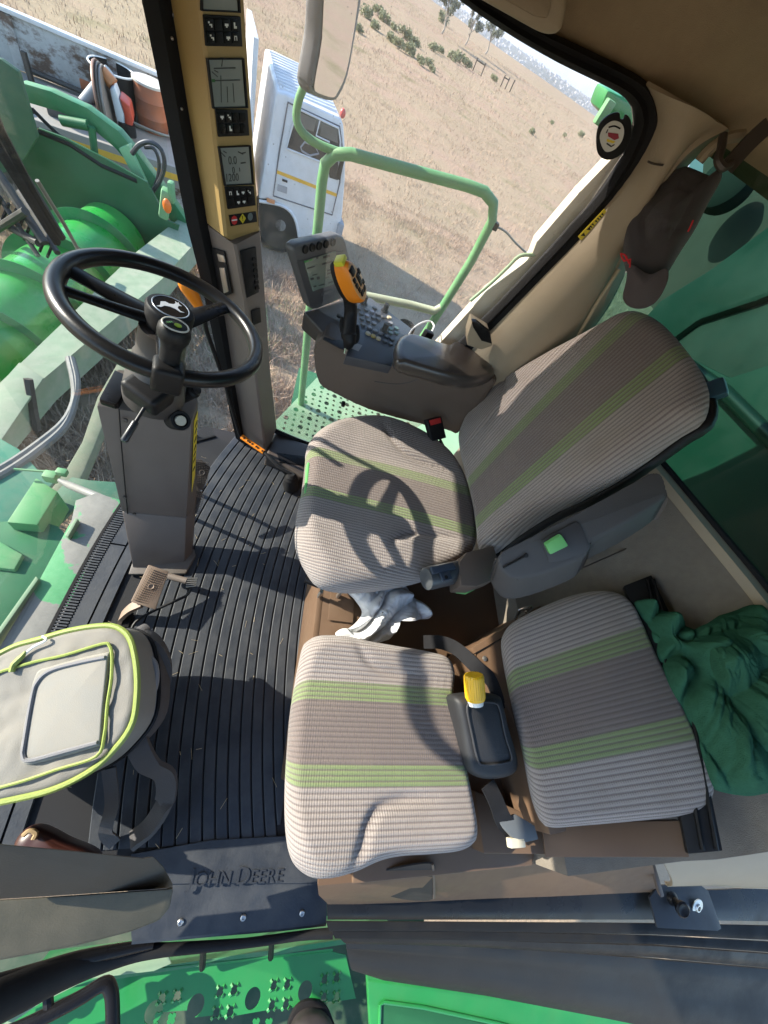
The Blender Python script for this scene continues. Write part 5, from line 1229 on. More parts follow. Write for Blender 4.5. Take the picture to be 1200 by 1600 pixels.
# --- lower body panels, right bottom corner
t = thing('body_panel', 'green louvred body panel below the black door fairing', 'body panel', W(800, 1580, z=-.30))
q = wl([(574, 1531), (700, 1546), (900, 1578), (1250, 1640), (1250, 1800), (590, 1800)], z=-.30)
m = MB(); m.ext(q, (0, .02, -.03), .006); m.build('panel', GRN, t)
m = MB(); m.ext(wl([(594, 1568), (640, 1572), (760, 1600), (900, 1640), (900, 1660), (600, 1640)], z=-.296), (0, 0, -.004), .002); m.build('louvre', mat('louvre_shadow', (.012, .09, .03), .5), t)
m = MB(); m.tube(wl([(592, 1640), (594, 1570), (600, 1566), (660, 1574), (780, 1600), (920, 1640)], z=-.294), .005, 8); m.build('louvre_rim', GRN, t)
t = thing('door_fairing', 'dull black moulded fairing along the bottom of the door opening', 'fairing', W(850, 1530, y=-.50))
A = [W(u, v, z=-.01) for u, v in [(540, 1472), (600, 1470), (760, 1480), (960, 1494), (1230, 1517)]]
B = [W(u, v, z=-.04) for u, v in [(541, 1482), (600, 1489), (760, 1502), (960, 1522), (1230, 1552)]]
Cc = [W(u, v, z=-.13) for u, v in [(552, 1514), (600, 1532), (760, 1556), (960, 1594), (1230, 1650)]]
D = [p+V((0, .03, -.05)) for p in Cc]
G = [A, [p.lerp(q, .5)+V((0, -.004, .010)) for p, q in zip(A, B)], B]
for f in (.25, .5, .75): G.append([p.lerp(q, f)+V((0, -.014*math.sin(math.pi*f), .012*math.sin(math.pi*f))) for p, q in zip(B, Cc)])
G += [Cc, D]
m = MB(); m.grid(G, th=.008); m.build('fairing', mat('weathered_black', (.012, .0125, .0135), .5, var=.2, bump=.1, dust=.4, dcol=(.05, .048, .044), spec=.25, dscale=4), t, ang=50)

# --- right hand catwalk with railing and mirror
t = thing('catwalk', 'light green perforated catwalk outside the right window', 'platform', (.5, 1.75, -.1))
ZC = -.09
def K2(u, v): p = W(u, v, z=ZC); return (p.x, p.y)
outer = [K2(421, 668), K2(495, 590), (1.6, K2(495, 590)[1]), (1.6, 1.40), (-.02, 1.40)]
x0, y0 = outer[0]; holes = []
yy = 1.46
while yy < outer[1][1]-.03:
    xx = -.05
    while xx < .75:
        kind = (int(round((xx+.05)/.042))+2*int(round((yy-1.46)/.042))) % 5
        lim = outer[0][0]+(outer[1][0]-outer[0][0])*(yy-outer[0][1])/(outer[1][1]-outer[0][1])+.03
        if xx > lim and yy > 1.44: holes.append(circ((xx, yy), .016 if kind == 0 else .009, 10))
        xx += .042
    yy += .042
m = MB(); m.plate(outer, holes, (0, 0, ZC), (1, 0, 0), (0, 1, 0), .004); m.build('tread_plate', mat('catwalk_paint', (.24, .42, .24), .55, dust=.4, dcol=(.36, .36, .28)), t)
m = MB(); m.box((.75, 1.75, -.14), (1.5, .6, .015)); m.build('under_tray', GRND, t)
t = thing('handrail', 'light green tubular handrail outside the right window', 'railing', W(470, 631, z=-.09))
YR = W(470, 631, z=-.09).y
m = MB(); m.tube([W(u, v, y=YR) for u, v in [(470, 634), (488, 440), (499, 330), (503, 285)]]+[W(u, v, y=YR) for u, v in [(508, 256), (524, 241), (548, 241)]]+[W(u, v, y=YR) for u, v in [(640, 266), (730, 290), (757, 300), (771, 318), (769, 345), (735, 410), (690, 482), (655, 535)]], .0185, 12); m.build('upper_rail', RAIL, t, ang=60)
m = MB(); m.tube([W(u, v, y=YR) for u, v in [(478, 440), (560, 460), (640, 476), (678, 486), (690, 480)]], .017, 12); m.build('lower_rail', mat('paler_green_paint', (.36, .40, .27), .55, dust=.4), t)  # lower rail painted paler than the upper one
m = MB(); m.tube(wl([(771, 352), (790, 362), (806, 380), (830, 402)], y=YR), .004, 6, k=3); m.build('wire', mat('wire_grey', (.3, .3, .28), .6), t)
m = MB(); m.box(W(772, 352, y=YR), (.03, .03, .025), None, .004); m.build('clip', BLK, t)
t = thing('wing_mirror', 'tall rounded wing mirror on a thin green arm outside the window', 'mirror', W(520, 60, y=YR))
m = MB(); m.tube([W(u, v, y=YR) for u, v in [(540, 242), (505, 229), (482, 216), (468, 200), (463, 180), (468, 152), (480, 125), (495, 100)]], .0125, 10, k=3); m.build('arm', RAIL, t)
MP = (W(520, 60, y=YR-.05), (V((.90, -.435, -.03))).normalized())
om = [(512, -40), (498, 60), (487, 120), (485, 142), (492, 152), (520, 160), (532, 150), (545, 118), (556, 60), (567, -5), (572, -50)]
O = [W(p.x, p.y, pl=MP) for p in spline([V((u, v, 0)) for u, v in om], 3, True)]
m = MB(); m.ext(O, -MP[1]*.05, .014, 3); m.build('housing', mat('mirror_housing', (.16, .165, .17), .45, dust=.2), t)
im = [(513, -38), (503, 60), (493, 118), (491, 138), (497, 145), (519, 152), (527, 144), (540, 115), (551, 58), (560, -5), (566, -48)]
O = [W(p.x, p.y, pl=(MP[0]+MP[1]*.002, MP[1])) for p in spline([V((u, v, 0)) for u, v in im], 3, True)]
m = MB(); m.ext(O, MP[1]*.001); m.build('mirror_glass', mat('mirror_silver', (.82, .84, .85), .02, metal=1, var=.01), t)
t = thing('light_housing', 'bright green machine housing behind the disc at the window corner', 'light housing', W(970, 165, y=1.75))
m = MB(); m.ext(wl([(936, 172), (950, 138), (975, 150), (1005, 170), (1010, 240), (985, 232), (962, 200), (950, 186)], y=1.75), (0, .12, 0), .015); m.build('housing', GRN, t)
m = MB(); m.box(W(944, 176, y=1.74), (.03, .03, .06), None, .006); m.build('bracket', RAIL, t)

# --- things seen through the green rear window
t = thing('grain_tank', 'green grain tank with dusty grey and teal panels behind the rear window', 'grain tank', (2.0, .8, 0))
def XP(l, x): return [W(u, v, x=x) for u, v in l]
m = MB(); m.ext(XP([(1010, 470), (1075, 370), (1095, 300), (1100, 225), (1200, 170), (1280, 150), (1260, 420), (1110, 440), (1040, 510)], 1.95), (.06, 0, 0), .01); m.build('upper_panel', mat('dusty_grey_panel', (.055, .055, .046), .8, var=.2, dust=.4, dcol=(.075, .068, .055)), t)
m = MB(); m.ext(XP([(985, 520), (1030, 470), (1110, 420), (1230, 330), (1260, 330), (1260, 440), (1180, 470), (1090, 500), (1030, 545)], 1.88), (.06, .0, 0), .02); m.build('sloped_sheet', mat('teal_sheet', (.006, .042, .030), .4, dust=.25, dcol=(.03, .06, .05)), t)
m = MB(); m.ext(XP([(1000, 540), (1090, 495), (1180, 465), (1260, 435), (1260, 560), (1140, 600), (1060, 580)], 1.92), (.06, 0, 0), .01); m.build('middle_sheet', mat('dusty_teal_sheet', (.025, .050, .041), .5, var=.3, dust=.5, dcol=(.07, .08, .065)), t)
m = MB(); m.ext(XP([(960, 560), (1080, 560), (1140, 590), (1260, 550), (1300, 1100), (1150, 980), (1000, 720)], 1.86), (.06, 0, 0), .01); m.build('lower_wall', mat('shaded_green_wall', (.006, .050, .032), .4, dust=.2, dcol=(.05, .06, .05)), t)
m = MB(); m.tube(XP([(1060, 560), (1130, 610), (1210, 690), (1290, 780)], 1.82), .03, 10); m.build('cross_tube', mat('dark_tube', (.008, .03, .022), .35), t)
m = MB(); m.lathe([(.0, 0), (.10, .0), (.11, .03), (.11, .10), (.08, .12), (0, .12)], W(1140, 300, x=1.80), (-1, -.3, .2), 28); m.build('round_lamp', mat('lamp_black', (.006, .014, .011), .9), t)

# --- platform and feeder below the windscreen
WORN = None
mm_, tt, b_, N, K = nodes('worn_green_paint')
tc = N.new('ShaderNodeTexCoord'); nz = N.new('ShaderNodeTexNoise'); nz.inputs['Scale'].default_value = 4.2; nz.inputs['Detail'].default_value = 8; nz.inputs['Roughness'].default_value = .55
K.new(tc.outputs['Object'], nz.inputs['Vector'])
ms = N.new('ShaderNodeMapRange'); ms.inputs[1].default_value = .475; ms.inputs[2].default_value = .49; K.new(nz.outputs[0], ms.inputs[0])
n2 = N.new('ShaderNodeTexNoise'); n2.inputs['Scale'].default_value = 40; n2.inputs['Detail'].default_value = 8; K.new(tc.outputs['Object'], n2.inputs['Vector'])
gc_ = mixc(N, K, n2.outputs[0], (.15, .15, .135), (.25, .24, .21)); pc_ = mixc(N, K, n2.outputs[0], (.03, .25, .08), (.10, .34, .15))
K.new(mixc(N, K, ms.outputs[0], pc_, gc_), b_.inputs['Base Color']); b_.inputs['Roughness'].default_value = .65
WORN = mm_
t = thing('front_ledge', 'worn green steel ledge with bare grey patches just outside the windscreen', 'ledge', (-.65, .4, -.1))
m = MB(); m.ext([W(u, v, z=-.10) for u, v in [(212, 788), (186, 822), (100, 982), (30, 1110), (-60, 1260), (-140, 1200), (0, 1010), (62, 905), (112, 812), (118, 782), (150, 770)]], (0, 0, -.008), .002); m.build('sheet', WORN, t)
m = MB(); m.ext([W(u, v, z=-.07) for u, v in [(101, 836), (118, 808), (122, 811), (106, 839)]], (0, 0, -.03), .002); m.ext([W(u, v, z=-.08) for u, v in [(60, 905), (-140, 1190), (-146, 1184), (56, 900)]], (0, 0, -.05), .002); m.build('edge_strip', PGRN, t)
t = thing('feeder_house', 'green feeder house top with square beams below the windscreen', 'feeder house', (-1.2, .6, -.5))
m = MB(); m.ext([W(u, v, z=-.42) for u, v in [(110, 842), (90, 822), (60, 812), (-30, 816), (-220, 830), (-260, 1150), (-120, 1120), (20, 960)]], (0, 0, -.02), .004); m.build('top_sheet', GRND, t)
b0_ = [W(u, v, z=-.36) for u, v in [(10, 816), (56, 746), (90, 768), (58, 820)]]
m = MB(); m.ext(b0_, (.015, -.01, -.14), .006); m.build('square_beam', mat('beam_pale_green', (.075, .28, .095), .5, dust=.45, dcol=(.28, .30, .19)), t)
m = MB(); m.ext([W(u, v, z=-.40) for u, v in [(-60, 850), (-2, 845), (35, 866), (22, 890), (-60, 880)]], (.01, -.01, -.08), .005); m.build('square_beam', mat('beam_pale_green', (.085, .29, .105), .5, dust=.45, dcol=(.28, .30, .19)), t)
m = MB(); m.ext([W(u, v, z=-.75) for u, v in [(-80, 690), (-5, 682), (30, 702), (60, 735), (88, 748), (20, 830), (-100, 850)]], (0, 0, -.02), .004); m.build('lower_sheet', mat('teal_green_paint', (.03, .19, .11), .5, dust=.3), t)
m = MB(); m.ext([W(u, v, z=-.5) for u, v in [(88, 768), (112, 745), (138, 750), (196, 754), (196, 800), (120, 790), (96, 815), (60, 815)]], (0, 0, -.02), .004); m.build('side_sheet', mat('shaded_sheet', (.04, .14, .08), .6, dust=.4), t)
m = MB(); m.tube([W(92, 750, z=-.30), W(108, 758, z=-.30), W(150, 775, z=-.22), W(178, 785, z=-.2)], [.009, .017, .018, .012], 10); m.build('gas_strut', mat('strut_grey', (.22, .22, .20), .5, dust=.4), t)
m = MB(); m.tube(wl([(22, 733), (60, 736), (98, 738)], z=-.32), .006, 6); m.box(W(80, 745, z=-.33), (.05, .04, .05), None, .008); m.box(W(97, 738, z=-.30), (.04, .03, .03), None, .006); m.build('linkage', RAIL, t)
m = MB()
for du in (0, 10): m.tube([W(u, v, z=-.75) for u, v in [(-60, 765+du), (10, 728+du), (60, 694+du), (100, 660+du*.8), (116, 628), (120-du*.4, 596), (112-du*.4, 560)]], .022, 8, k=4)
m.build('hose', mat('grey_hose', (.10, .11, .11), .55, dust=.4), t)
m = MB(); m.ext([W(u, v, z=-1.1) for u, v in [(70, 775), (100, 738), (128, 690), (152, 620), (196, 545), (212, 545), (170, 640), (146, 700), (128, 742), (110, 775)]], (.02, 0, -.06), .01); m.build('strut', mat('strut_olive', (.12, .15, .09), .65, dust=.5), t)

# --- header: top beam, auger with flights, end wall, reel arm
t = thing('header', 'green grain header with auger and pale top beam beyond the windscreen', 'harvester header', (-1.6, 3, -1.2))
ZB = -1.25
Bm = [W(u, v, z=ZB) for u, v in [(-260, 848), (0, 598), (38, 562), (210, 396), (282, 340)]]
Bn = [W(u, v, z=ZB) for u, v in [(-260, 925), (0, 668), (70, 590), (252, 437), (330, 352)]]
rings = [[p, q, q+V((0, 0, -.25)), p+V((0, 0, -.25))] for p, q in zip(Bm, Bn)]
BEAM = mat('dusty_beam_paint', (.22, .29, .19), .65, var=.2, dust=.7, dcol=(.34, .33, .27), dscale=7)
m = MB(); m.loft(rings); m.build('top_beam', BEAM, t, ang=25)
m = MB(); q = [W(u, v, z=ZB+.012) for u, v in [(-60, 668), (30, 566), (68, 590), (0, 690)]]; m.ext(q, (0, 0, -.02), .004); m.build('beam_joint_plate', BEAM, t)
a0 = W(60, 470, z=-1.62); a1 = W(215, 345, z=-1.62); ax = (a1-a0).normalized()
a1 = a0+ax*((5.25-a0.y)/ax.y); a0 = a0-ax*1.6
m = MB(); ln = (a1-a0).length; m.lathe([(.36, 0), (.36, ln)], a0, ax, 40); m.build('auger_drum', mat('bright_green_paint', (.02, .30, .045), .25, var=.08, coat=.4, dust=.35, dcol=(.14, .21, .09), dscale=5), t)
fa, fb, _ = frame(ax); G = []
for r in (.355, .46):
    G.append([a0+ax*(.05+ln*.98*i/260)+(fa*math.cos(2*math.pi*i/52)+fb*math.sin(2*math.pi*i/52))*r for i in range(261)])
m = MB(); m.grid(G, th=.006); m.build('auger_flight', mat('flight_green', (.03, .20, .07), .4, dust=.35, dcol=(.28, .30, .2)), t, ang=60)
# trough behind and below the auger
G = []
for f in [i/10 for i in range(11)]:
    an = math.pi*(.0-.95*f); G.append([c+V((math.cos(an)*.60, 0, math.sin(an)*.28)) for c in (a0-ax*1, a1)])
m = MB(); m.grid(G, th=.01); m.build('trough', mat('trough_green', (.02, .10, .05), .5, dust=.4), t, ang=60)
YE = a1.y+.02
ew = [(28, 262), (60, 200), (100, 215), (165, 248), (230, 285), (262, 345), (280, 352), (262, 420), (210, 430), (120, 400)]
m = MB(); m.ext([W(u, v, y=YE) for u, v in ew], (0, .03, 0), .006); m.build('end_wall', mat('end_wall_green', (.010, .085, .030), .4, dust=.25, dcol=(.06, .16, .07)), t)
arm = [(30, 128), (78, 142), (135, 168), (185, 205), (215, 240), (260, 300), (296, 352), (272, 352), (240, 312), (205, 262), (180, 232), (140, 198), (95, 176), (40, 160)]
m = MB(); m.ext([W(u, v, y=YE+.25) for u, v in arm], (0, .12, 0), .015); m.build('reel_arm', mat('reel_arm_green', (.03, .17, .065), .4, dust=.3, dcol=(.2, .3, .16)), t)
m = MB(); m.ext([W(u, v, y=YE+.2) for u, v in [(185, 232), (200, 226), (248, 326), (238, 332)]], (.0, .10, 0), .012); m.build('brace', mat('brace_pale_green', (.20, .44, .22), .5, dust=.4), t)
m = MB(); m.tube(wl([(96, 188), (138, 196)], y=YE+.2), .045, 10); m.tube(wl([(143, 198), (150, 256)], y=YE+.2), .035, 10); m.build('cross_strut', GRND, t)
m = MB(); m.tube(wl([(62, 205), (110, 225), (160, 258), (215, 282)], y=YE+.02), .03, 8); m.build('edge_angle', BLK, t)
sh = [(-80, 70), (0, 92), (28, 112), (42, 160), (58, 215), (30, 262), (-80, 300)]
m = MB(); m.ext([W(u, v, y=YE-.3) for u, v in sh], (0, .05, 0), .01); m.build('reel_side_plate', mat('side_plate_green', (.03, .085, .042), .6, dust=.5, dcol=(.13, .16, .09)), t)
m = MB()
for (p, q, r) in (((-40, 215), (70, 380), .035), ((-40, 250), (60, 400), .02), ((-20, 170), (100, 372), .018), ((30, 300), (90, 395), .025), ((-30, 330), (60, 380), .03), ((-40, 380), (40, 330), .03)):
    m.tube([W(*p, y=YE-1.2), W(*q, y=YE-1.6)], r, 8)
m.build('reel_bar', mat('reel_bar_black', (.02, .02, .02), .5, dust=.4, dcol=(.14, .12, .08)), t)
m = MB()
for k in range(9): m.tube([W(-10+12*k, 300+9*k, y=YE-1.4), W(-22+12*k, 330+9*k, y=YE-1.4)], .012, 6)
m.build('tine', BLK, t)
m = MB(); m.box(W(258, 318, y=YE-.1), (.10, .12, .30), Euler((0, .2, .2)).to_matrix(), .03); m.box(W(268, 300, y=YE-.1), (.06, .1, .2), None, .025); m.build('knuckle', mat('knuckle_green', (.12, .30, .14), .5, dust=.3), t)
m = MB(); m.ball(W(261, 322, y=YE-.2), .045, 14, (1, .6, 1.6)); m.build('reflector', mat('orange_reflector', (.75, .16, .02), .3), t)
m = MB(); m.tube(wl([(238, 300), (250, 282), (257, 258), (252, 234), (235, 222), (218, 226), (206, 240)], y=YE+.1), .022, 8, k=4); m.tube(wl([(240, 296), (247, 275), (248, 250), (240, 232), (226, 230)], y=YE+.14), .018, 8, k=4); m.build('hose', mat('black_hose', (.03, .03, .035), .35), t)
m = MB(); m.tube(wl([(50, 170), (80, 200), (120, 236), (150, 262)], y=YE+.35), .018, 6, k=3); m.tube(wl([(60, 200), (100, 215), (140, 250)], y=YE+.4), .015, 6, k=3); m.build('hydraulic_line', BLK, t)
m = MB(); m.ext([W(u, v, y=YE+.1) for u, v in [(280, 360), (300, 365), (298, 420), (285, 440), (262, 430)]], (0, .04, 0), .01); m.build('divider_foot', mat('foot_dusty', (.22, .27, .18), .6, dust=.5), t)
m = MB(); m.tube([W(44, 592, z=-1.15), W(52, 640, z=-1.35), W(58, 672, z=-1.5)], .03, 6); m.build('chain', mat('rusty_chain', (.06, .05, .04), .7), t)
# --- windscreen wiper
t = thing('wiper', 'long black windscreen wiper standing at the left of the windscreen', 'wiper', W(60, 300, x=-.72))
m = MB(); m.tube([W(-60, 60, x=-.72), W(0, 205, x=-.72), W(50, 300, x=-.71), W(96, 372, x=-.70)], [.010, .011, .012, .009], 8); m.build('arm', BLK, t)
m = MB(); m.ribbon([W(-30, 190, x=-.70), W(40, 300, x=-.70), W(90, 380, x=-.69)], (0, 1, 0), .016, .012); m.build('blade', RUB, t)
m = MB(); m.tube([W(58, 282, x=-.70), W(100, 350, x=-.69), (W(132, 408, x=-.68))], .005, 8); m.build('rod', mat('wiper_rod', (.20, .20, .18), .4), t)

t = thing('added_mirror_arm', 'unseen bent mirror arm added before the windscreen to cast the hooked shadow on the passenger seat', 'mirror arm', (-1, .5, 1.2))
m = MB(); pj = [W(u, v, z=.43)+tow*1.8 for u, v in [(646, 960), (648, 1030), (652, 1090), (664, 1136), (692, 1172), (735, 1199), (830, 1235)]]; m.tube(pj, .019, 10, k=4); m.build('tube', RAIL, t)  # tube traced back along the sun direction from the shadow it has to cast
# ================================================================== OUTSIDE: TRUCK
TA = V((math.cos(R_(14.8)), math.sin(R_(14.8)), 0)); TB = V((-TA.y, TA.x, 0)); TO = W(460, 275, y=7.0); rotT0 = Matrix((TA, TB, V((0, 0, 1)))).transposed()
def TP(u, v, o=0): return W(u, v, pl=(TO+TB*o, TB))
TW = mat('white_truck_paint', (.66, .68, .70), .35, var=.04, coat=.2, dust=.45, dcol=(.42, .37, .30), dscale=2.5)
TG = mat('truck_glass', (.03, .035, .04), .06, var=.1)
t = thing('flatbed_truck', 'white cab-over truck with a rusty dropside bed parked in the dry grass', 'truck', (TO.x-.8, TO.y+.9, GZ))
side = [(432, 143), (446, 146), (532, 184), (537, 196), (540, 245), (539, 285), (535, 336), (529, 366), (467, 372), (462, 348), (452, 330), (437, 320), (419, 312), (404, 312), (410, 280)]
m = MB(); m.ext([TP(*p) for p in side], TB*1.85, .04, 3); body = m.build('cab', TW, t, ang=30)
# roof ribs
r0, r1 = TP(438, 147), TP(528, 184)
m = MB()
for k in range(12):
    o = TB*(.16+k*.138); m.tube([r0+o+V((0, 0, .012)), r1+o+V((0, 0, .012))], .028, 6)
m.build('roof_rib', TW, body)
m = MB(); m.ext([TP(*p, -.006) for p in [(450, 160), (531, 198), (535, 232), (531, 285), (519, 336), (427, 306), (436, 240)]], TB*.012, .006); dr = m.build('door', TW, t)
ol = [TP(*p, -.010) for p in [(450, 160), (531, 198), (535, 232), (531, 285), (519, 336), (427, 306), (436, 240)]]
m = MB(); m.tube(ol, .010, 4, closed=True); m.build('door_gap', mat('gap_grey', (.12, .12, .13), .6), dr)
m = MB(); m.ext([TP(*p, -.016) for p in [(466, 170), (529, 200), (532, 222), (530, 250), (511, 257), (448, 232), (456, 200)]], TB*.01, .004); wn = m.build('window', TG, dr)
m = MB(); m.tube([TP(*p, -.02) for p in [(466, 170), (529, 200), (532, 222), (530, 250), (511, 257), (448, 232), (456, 200)]], .013, 6, closed=True); m.tube([TP(500, 188, -.02), TP(494, 212, -.02), TP(515, 222, -.02)], .01, 6); m.build('window_frame', TW, wn)
m = MB(); m.ext([TP(*p, -.02) for p in [(470, 176), (494, 188), (490, 206), (466, 197)]], TB*.004); m.ext([TP(*p, -.02) for p in [(503, 192), (527, 203), (528, 224), (500, 212)]], TB*.004); m.build('window_view', mat('window_view_grey', (.12, .12, .11), .3, var=.3, scale=6), wn)
m = MB(); m.tube([TP(470, 230, -.022), TP(476, 222, -.022), TP(492, 228, -.022), TP(498, 240, -.022), TP(484, 243, -.022), TP(472, 236, -.022)], .012, 6, closed=True); m.build('wheel_rim', mat('steering_grey', (.3, .3, .32), .4), wn)
m = MB(); m.ext([TP(*p, -.018) for p in [(512, 258), (529, 252), (528, 282), (515, 278)]], TB*.012, .005); m.build('quarter_light', TG, dr)
m = MB(); m.ext([TP(*p, -.014) for p in [(433, 266), (527, 303), (526, 308), (432, 271)]], TB*.012); m.build('stripe', mat('yellow_stripe', (.72, .40, .04), .45), dr)
m = MB(); m.ext([TP(*p, -.014) for p in [(434, 288), (449, 293), (448, 303), (433, 298)]], TB*.01); m.build('door_badge', mat('badge_grey', (.30, .31, .33), .5), dr)
m = MB(); m.tube([TP(441, 281, -.03), TP(449, 284, -.03)], .014, 6); m.build('door_handle', BLK, dr)
m = MB(); m.box(TP(532, 262, -.16), (.05, .10, .26), rotT0, .02); m.tube([TP(531, 240, -.02), TP(532, 250, -.15)], .012, 6); m.build('side_mirror', BLK, t)
m = MB(); m.box(TP(423, 314, -.015), (.12, .03, .05), Matrix((TA, TB, V((0, 0, 1)))).transposed(), .01); m.build('side_marker', mat('orange_marker', (.6, .25, .10), .4), t)
m = MB(); m.ball(TP(535, 180, .12)+V((0, 0, .02)), .04, 12, (1, 1, 1.3)); m.build('roof_light', mat('red_marker', (.55, .10, .08), .3), t)
m = MB(); m.box(TP(526, 345, .3), (.10, .7, .22), Matrix((TA, TB, V((0, 0, 1)))).transposed(), .03); m.build('bumper', mat('bumper_grey', (.30, .31, .33), .5), t)
def wheel_(c, par):
    mm = MB(); mm.lathe([(.20, -.02), (.36, -.02), (.42, .03), (.44, .10), (.42, .19), (.36, .23), (.20, .23)], c, TB, 32); wv = mm.build('wheel', RUB, par)
    mm = MB(); mm.lathe([(.24, .0), (.22, -.015), (.18, .03), (.09, .05), (.08, -.02), (0, -.02)], c, TB, 24); mm.build('rim', mat('rim_white', (.45, .45, .44), .5, dust=.4), wv)
wc = TP(437, 362, .08); wc.z = GZ+.44; wheel_(wc, t)
m = MB(); m.tube([TP(u, v, -.004) for u, v in [(405, 314), (437, 320), (454, 331), (463, 348), (467, 370)]], .022, 6, k=3); m.build('wheel_arch', TW, t)
# bed
ZF = TP(215, 243).z
fo = (W(110, 140, z=ZF)-TO).dot(TB)                      # far side distance
sx0 = (TP(384, 300)-TO).dot(TA); sx1 = sx0-5.2
def TL(s, o, z): return V((TO.x, TO.y, 0))+TA*s+TB*o+V((0, 0, z))
BED = mat('dusty_bed_steel', (.30, .285, .255), .8, var=.2, scale=3, dust=.5, dcol=(.20, .16, .12), dscale=3)
def rusty():
    m, t_, b, N, K = nodes('rusty_white_board')
    tc = N.new('ShaderNodeTexCoord'); n1 = N.new('ShaderNodeTexNoise'); n1.inputs['Scale'].default_value = 3.2; n1.inputs['Detail'].default_value = 10; n1.inputs['Roughness'].default_value = .72
    mp = N.new('ShaderNodeMapping'); mp.inputs['Scale'].default_value = (1, 1, 1.6); K.new(tc.outputs['Object'], mp.inputs[0]); K.new(mp.outputs[0], n1.inputs['Vector'])
    r = N.new('ShaderNodeMapRange'); r.inputs[1].default_value = .46; r.inputs[2].default_value = .58; K.new(n1.outputs[0], r.inputs[0])
    n2 = N.new('ShaderNodeTexNoise'); n2.inputs['Scale'].default_value = 14; n2.inputs['Detail'].default_value = 8; K.new(tc.outputs['Object'], n2.inputs['Vector'])
    ru = mixc(N, K, n2.outputs[0], (.06, .04, .03), (.20, .13, .09)); wh_ = mixc(N, K, n2.outputs[0], (.36, .36, .34), (.52, .52, .50))
    K.new(mixc(N, K, r.outputs[0], wh_, ru), b.inputs['Base Color']); b.inputs['Roughness'].default_value = .8
    return m
RW = rusty()
rotT = Matrix((TA, TB, V((0, 0, 1)))).transposed()
m = MB(); m.box(TL((sx0+sx1)/2, fo/2, ZF-.06), (sx0-sx1, fo, .12), rotT, .01); m.build('bed_floor', BED, t)
zt = W(120, 66, pl=(TO+TB*fo, TB)).z
fb_ = MB(); L_ = sx0-sx1
fb_.box(TL((sx0+sx1)/2, fo+.03, (ZF+zt)/2), (L_, .05, zt-ZF), rotT, .008); fbo = fb_.build('side_board', RW, t)
m = MB(); m.box(TL((sx0+sx1)/2, fo+.02, zt+.02), (L_, .09, .045), rotT, .01); m.build('board_cap', TW, fbo)
m = MB()
for k in range(5): m.box(TL(sx0-.6-k*1.05, fo-.005, (ZF+zt)/2), (.10, .05, zt-ZF-.02), rotT, .008)
m.build('board_post', RW, fbo)
m = MB(); m.box(TL(sx0+.02, fo/2, ZF+.75), (.06, fo, 1.5), rotT, .01); m.build('headboard', TW, t)
m = MB(); m.box(TL((sx0+sx1)/2, .0, ZF-.10), (L_, .06, .24), rotT, .008); nb_ = m.build('bed_rail', BED, t)
m = MB(); m.box(TL((sx0+sx1)/2, -.034, ZF-.09), (L_, .006, .07), rotT); m.build('reflective_stripe', mat('amber_stripe', (.72, .42, .06), .5), nb_)
m = MB(); m.box(TL((sx0+sx1)/2, .06, ZF-.40), (L_, .05, .34), rotT, .008); m.build('lowered_board', RW, t)
m = MB(); m.box(TL((sx0+sx1)/2, fo/2, ZF-.35), (L_, .8, .18), rotT, .02); m.build('chassis', mat('chassis_black', (.03, .03, .03), .6), t)
for s in (-3.6, -2.7):
    wheel_(TL(sx0+s, .1, GZ+.44), t)
# load on the bed
def LP(u, v, o=1.0): return W(u, v, pl=(TO+TB*o, TB))
oL = (W(192, 212, z=ZF)-TO).dot(TB)
t = thing('disc_cutter', 'red and white petrol disc cutter standing on the truck bed', 'power tool', W(192, 212, z=ZF))
m = MB(); m.tube([LP(126, 168, oL+.1), LP(172, 112, oL+.1)], .065, 14); m.build('handle_tube', mat('grey_tube', (.26, .27, .29), .4), t)
m = MB(); m.tube([LP(158, 124, oL+.06), LP(166, 118, oL+.04), LP(177, 132, oL+.02)], .075, 10); m.build('orange_clamp', mat('clamp_orange', (.52, .20, .07), .5), t)
for k, c_ in ((0, (.16, .085, .06)), (1, (.09, .07, .055)), (2, (.24, .20, .17))):
    m = MB(); m.lathe([(.0, 0), (.36, 0), (.37, .015), (.37, .03), (.0, .03)], LP(160+k*5, 160+k*4, oL), (.95, .22, .10), 28); m.build('disc', mat('worn_disc', c_, .5, metal=.3), t)
m = MB(); m.ext([LP(*p, oL-.1) for p in [(171, 140), (178, 134), (184, 150), (194, 178), (196, 200), (186, 204), (180, 180)]], TB*.25, .03); m.build('guard', mat('white_guard', (.62, .64, .66), .4), t)
m = MB(); m.ext([LP(*p, oL-.1) for p in [(186, 152), (203, 166), (208, 190), (206, 204), (196, 204), (194, 180)]], TB*.28, .03); m.build('engine_cover', mat('red_cover', (.55, .07, .035), .4), t)
m = MB(); m.lathe([(.0, 0), (.10, 0), (.10, .12), (0, .12)], LP(200, 210, oL-.05), (0, 0, 1), 14); m.build('base', BLK, t)
def standing(ub, vb, vt):
    c = W(ub, vb, z=ZF); d = (c-CAM); t_ = d.length; tp = W(ub, vt, pl=(c, V((d.x, d.y, 0)))); return c, max(.15, tp.z-ZF), t_/FOC
c, hh, px_ = standing(240, 202, 133); rd = 13*px_
t = thing('orange_drum', 'dented orange drum with a pale lid against the rusty side board', 'drum', c)
m = MB(); m.lathe([(rd*.96, 0), (rd, hh*.3), (rd*1.03, hh*.32), (rd, hh*.34), (rd, hh*.66), (rd*1.03, hh*.68), (rd, hh*.7), (rd, hh)], c, (0, 0, 1), 24); m.build('drum', mat('faded_orange', (.38, .12, .05), .6, dust=.6, dcol=(.12, .10, .09), dscale=7), t)
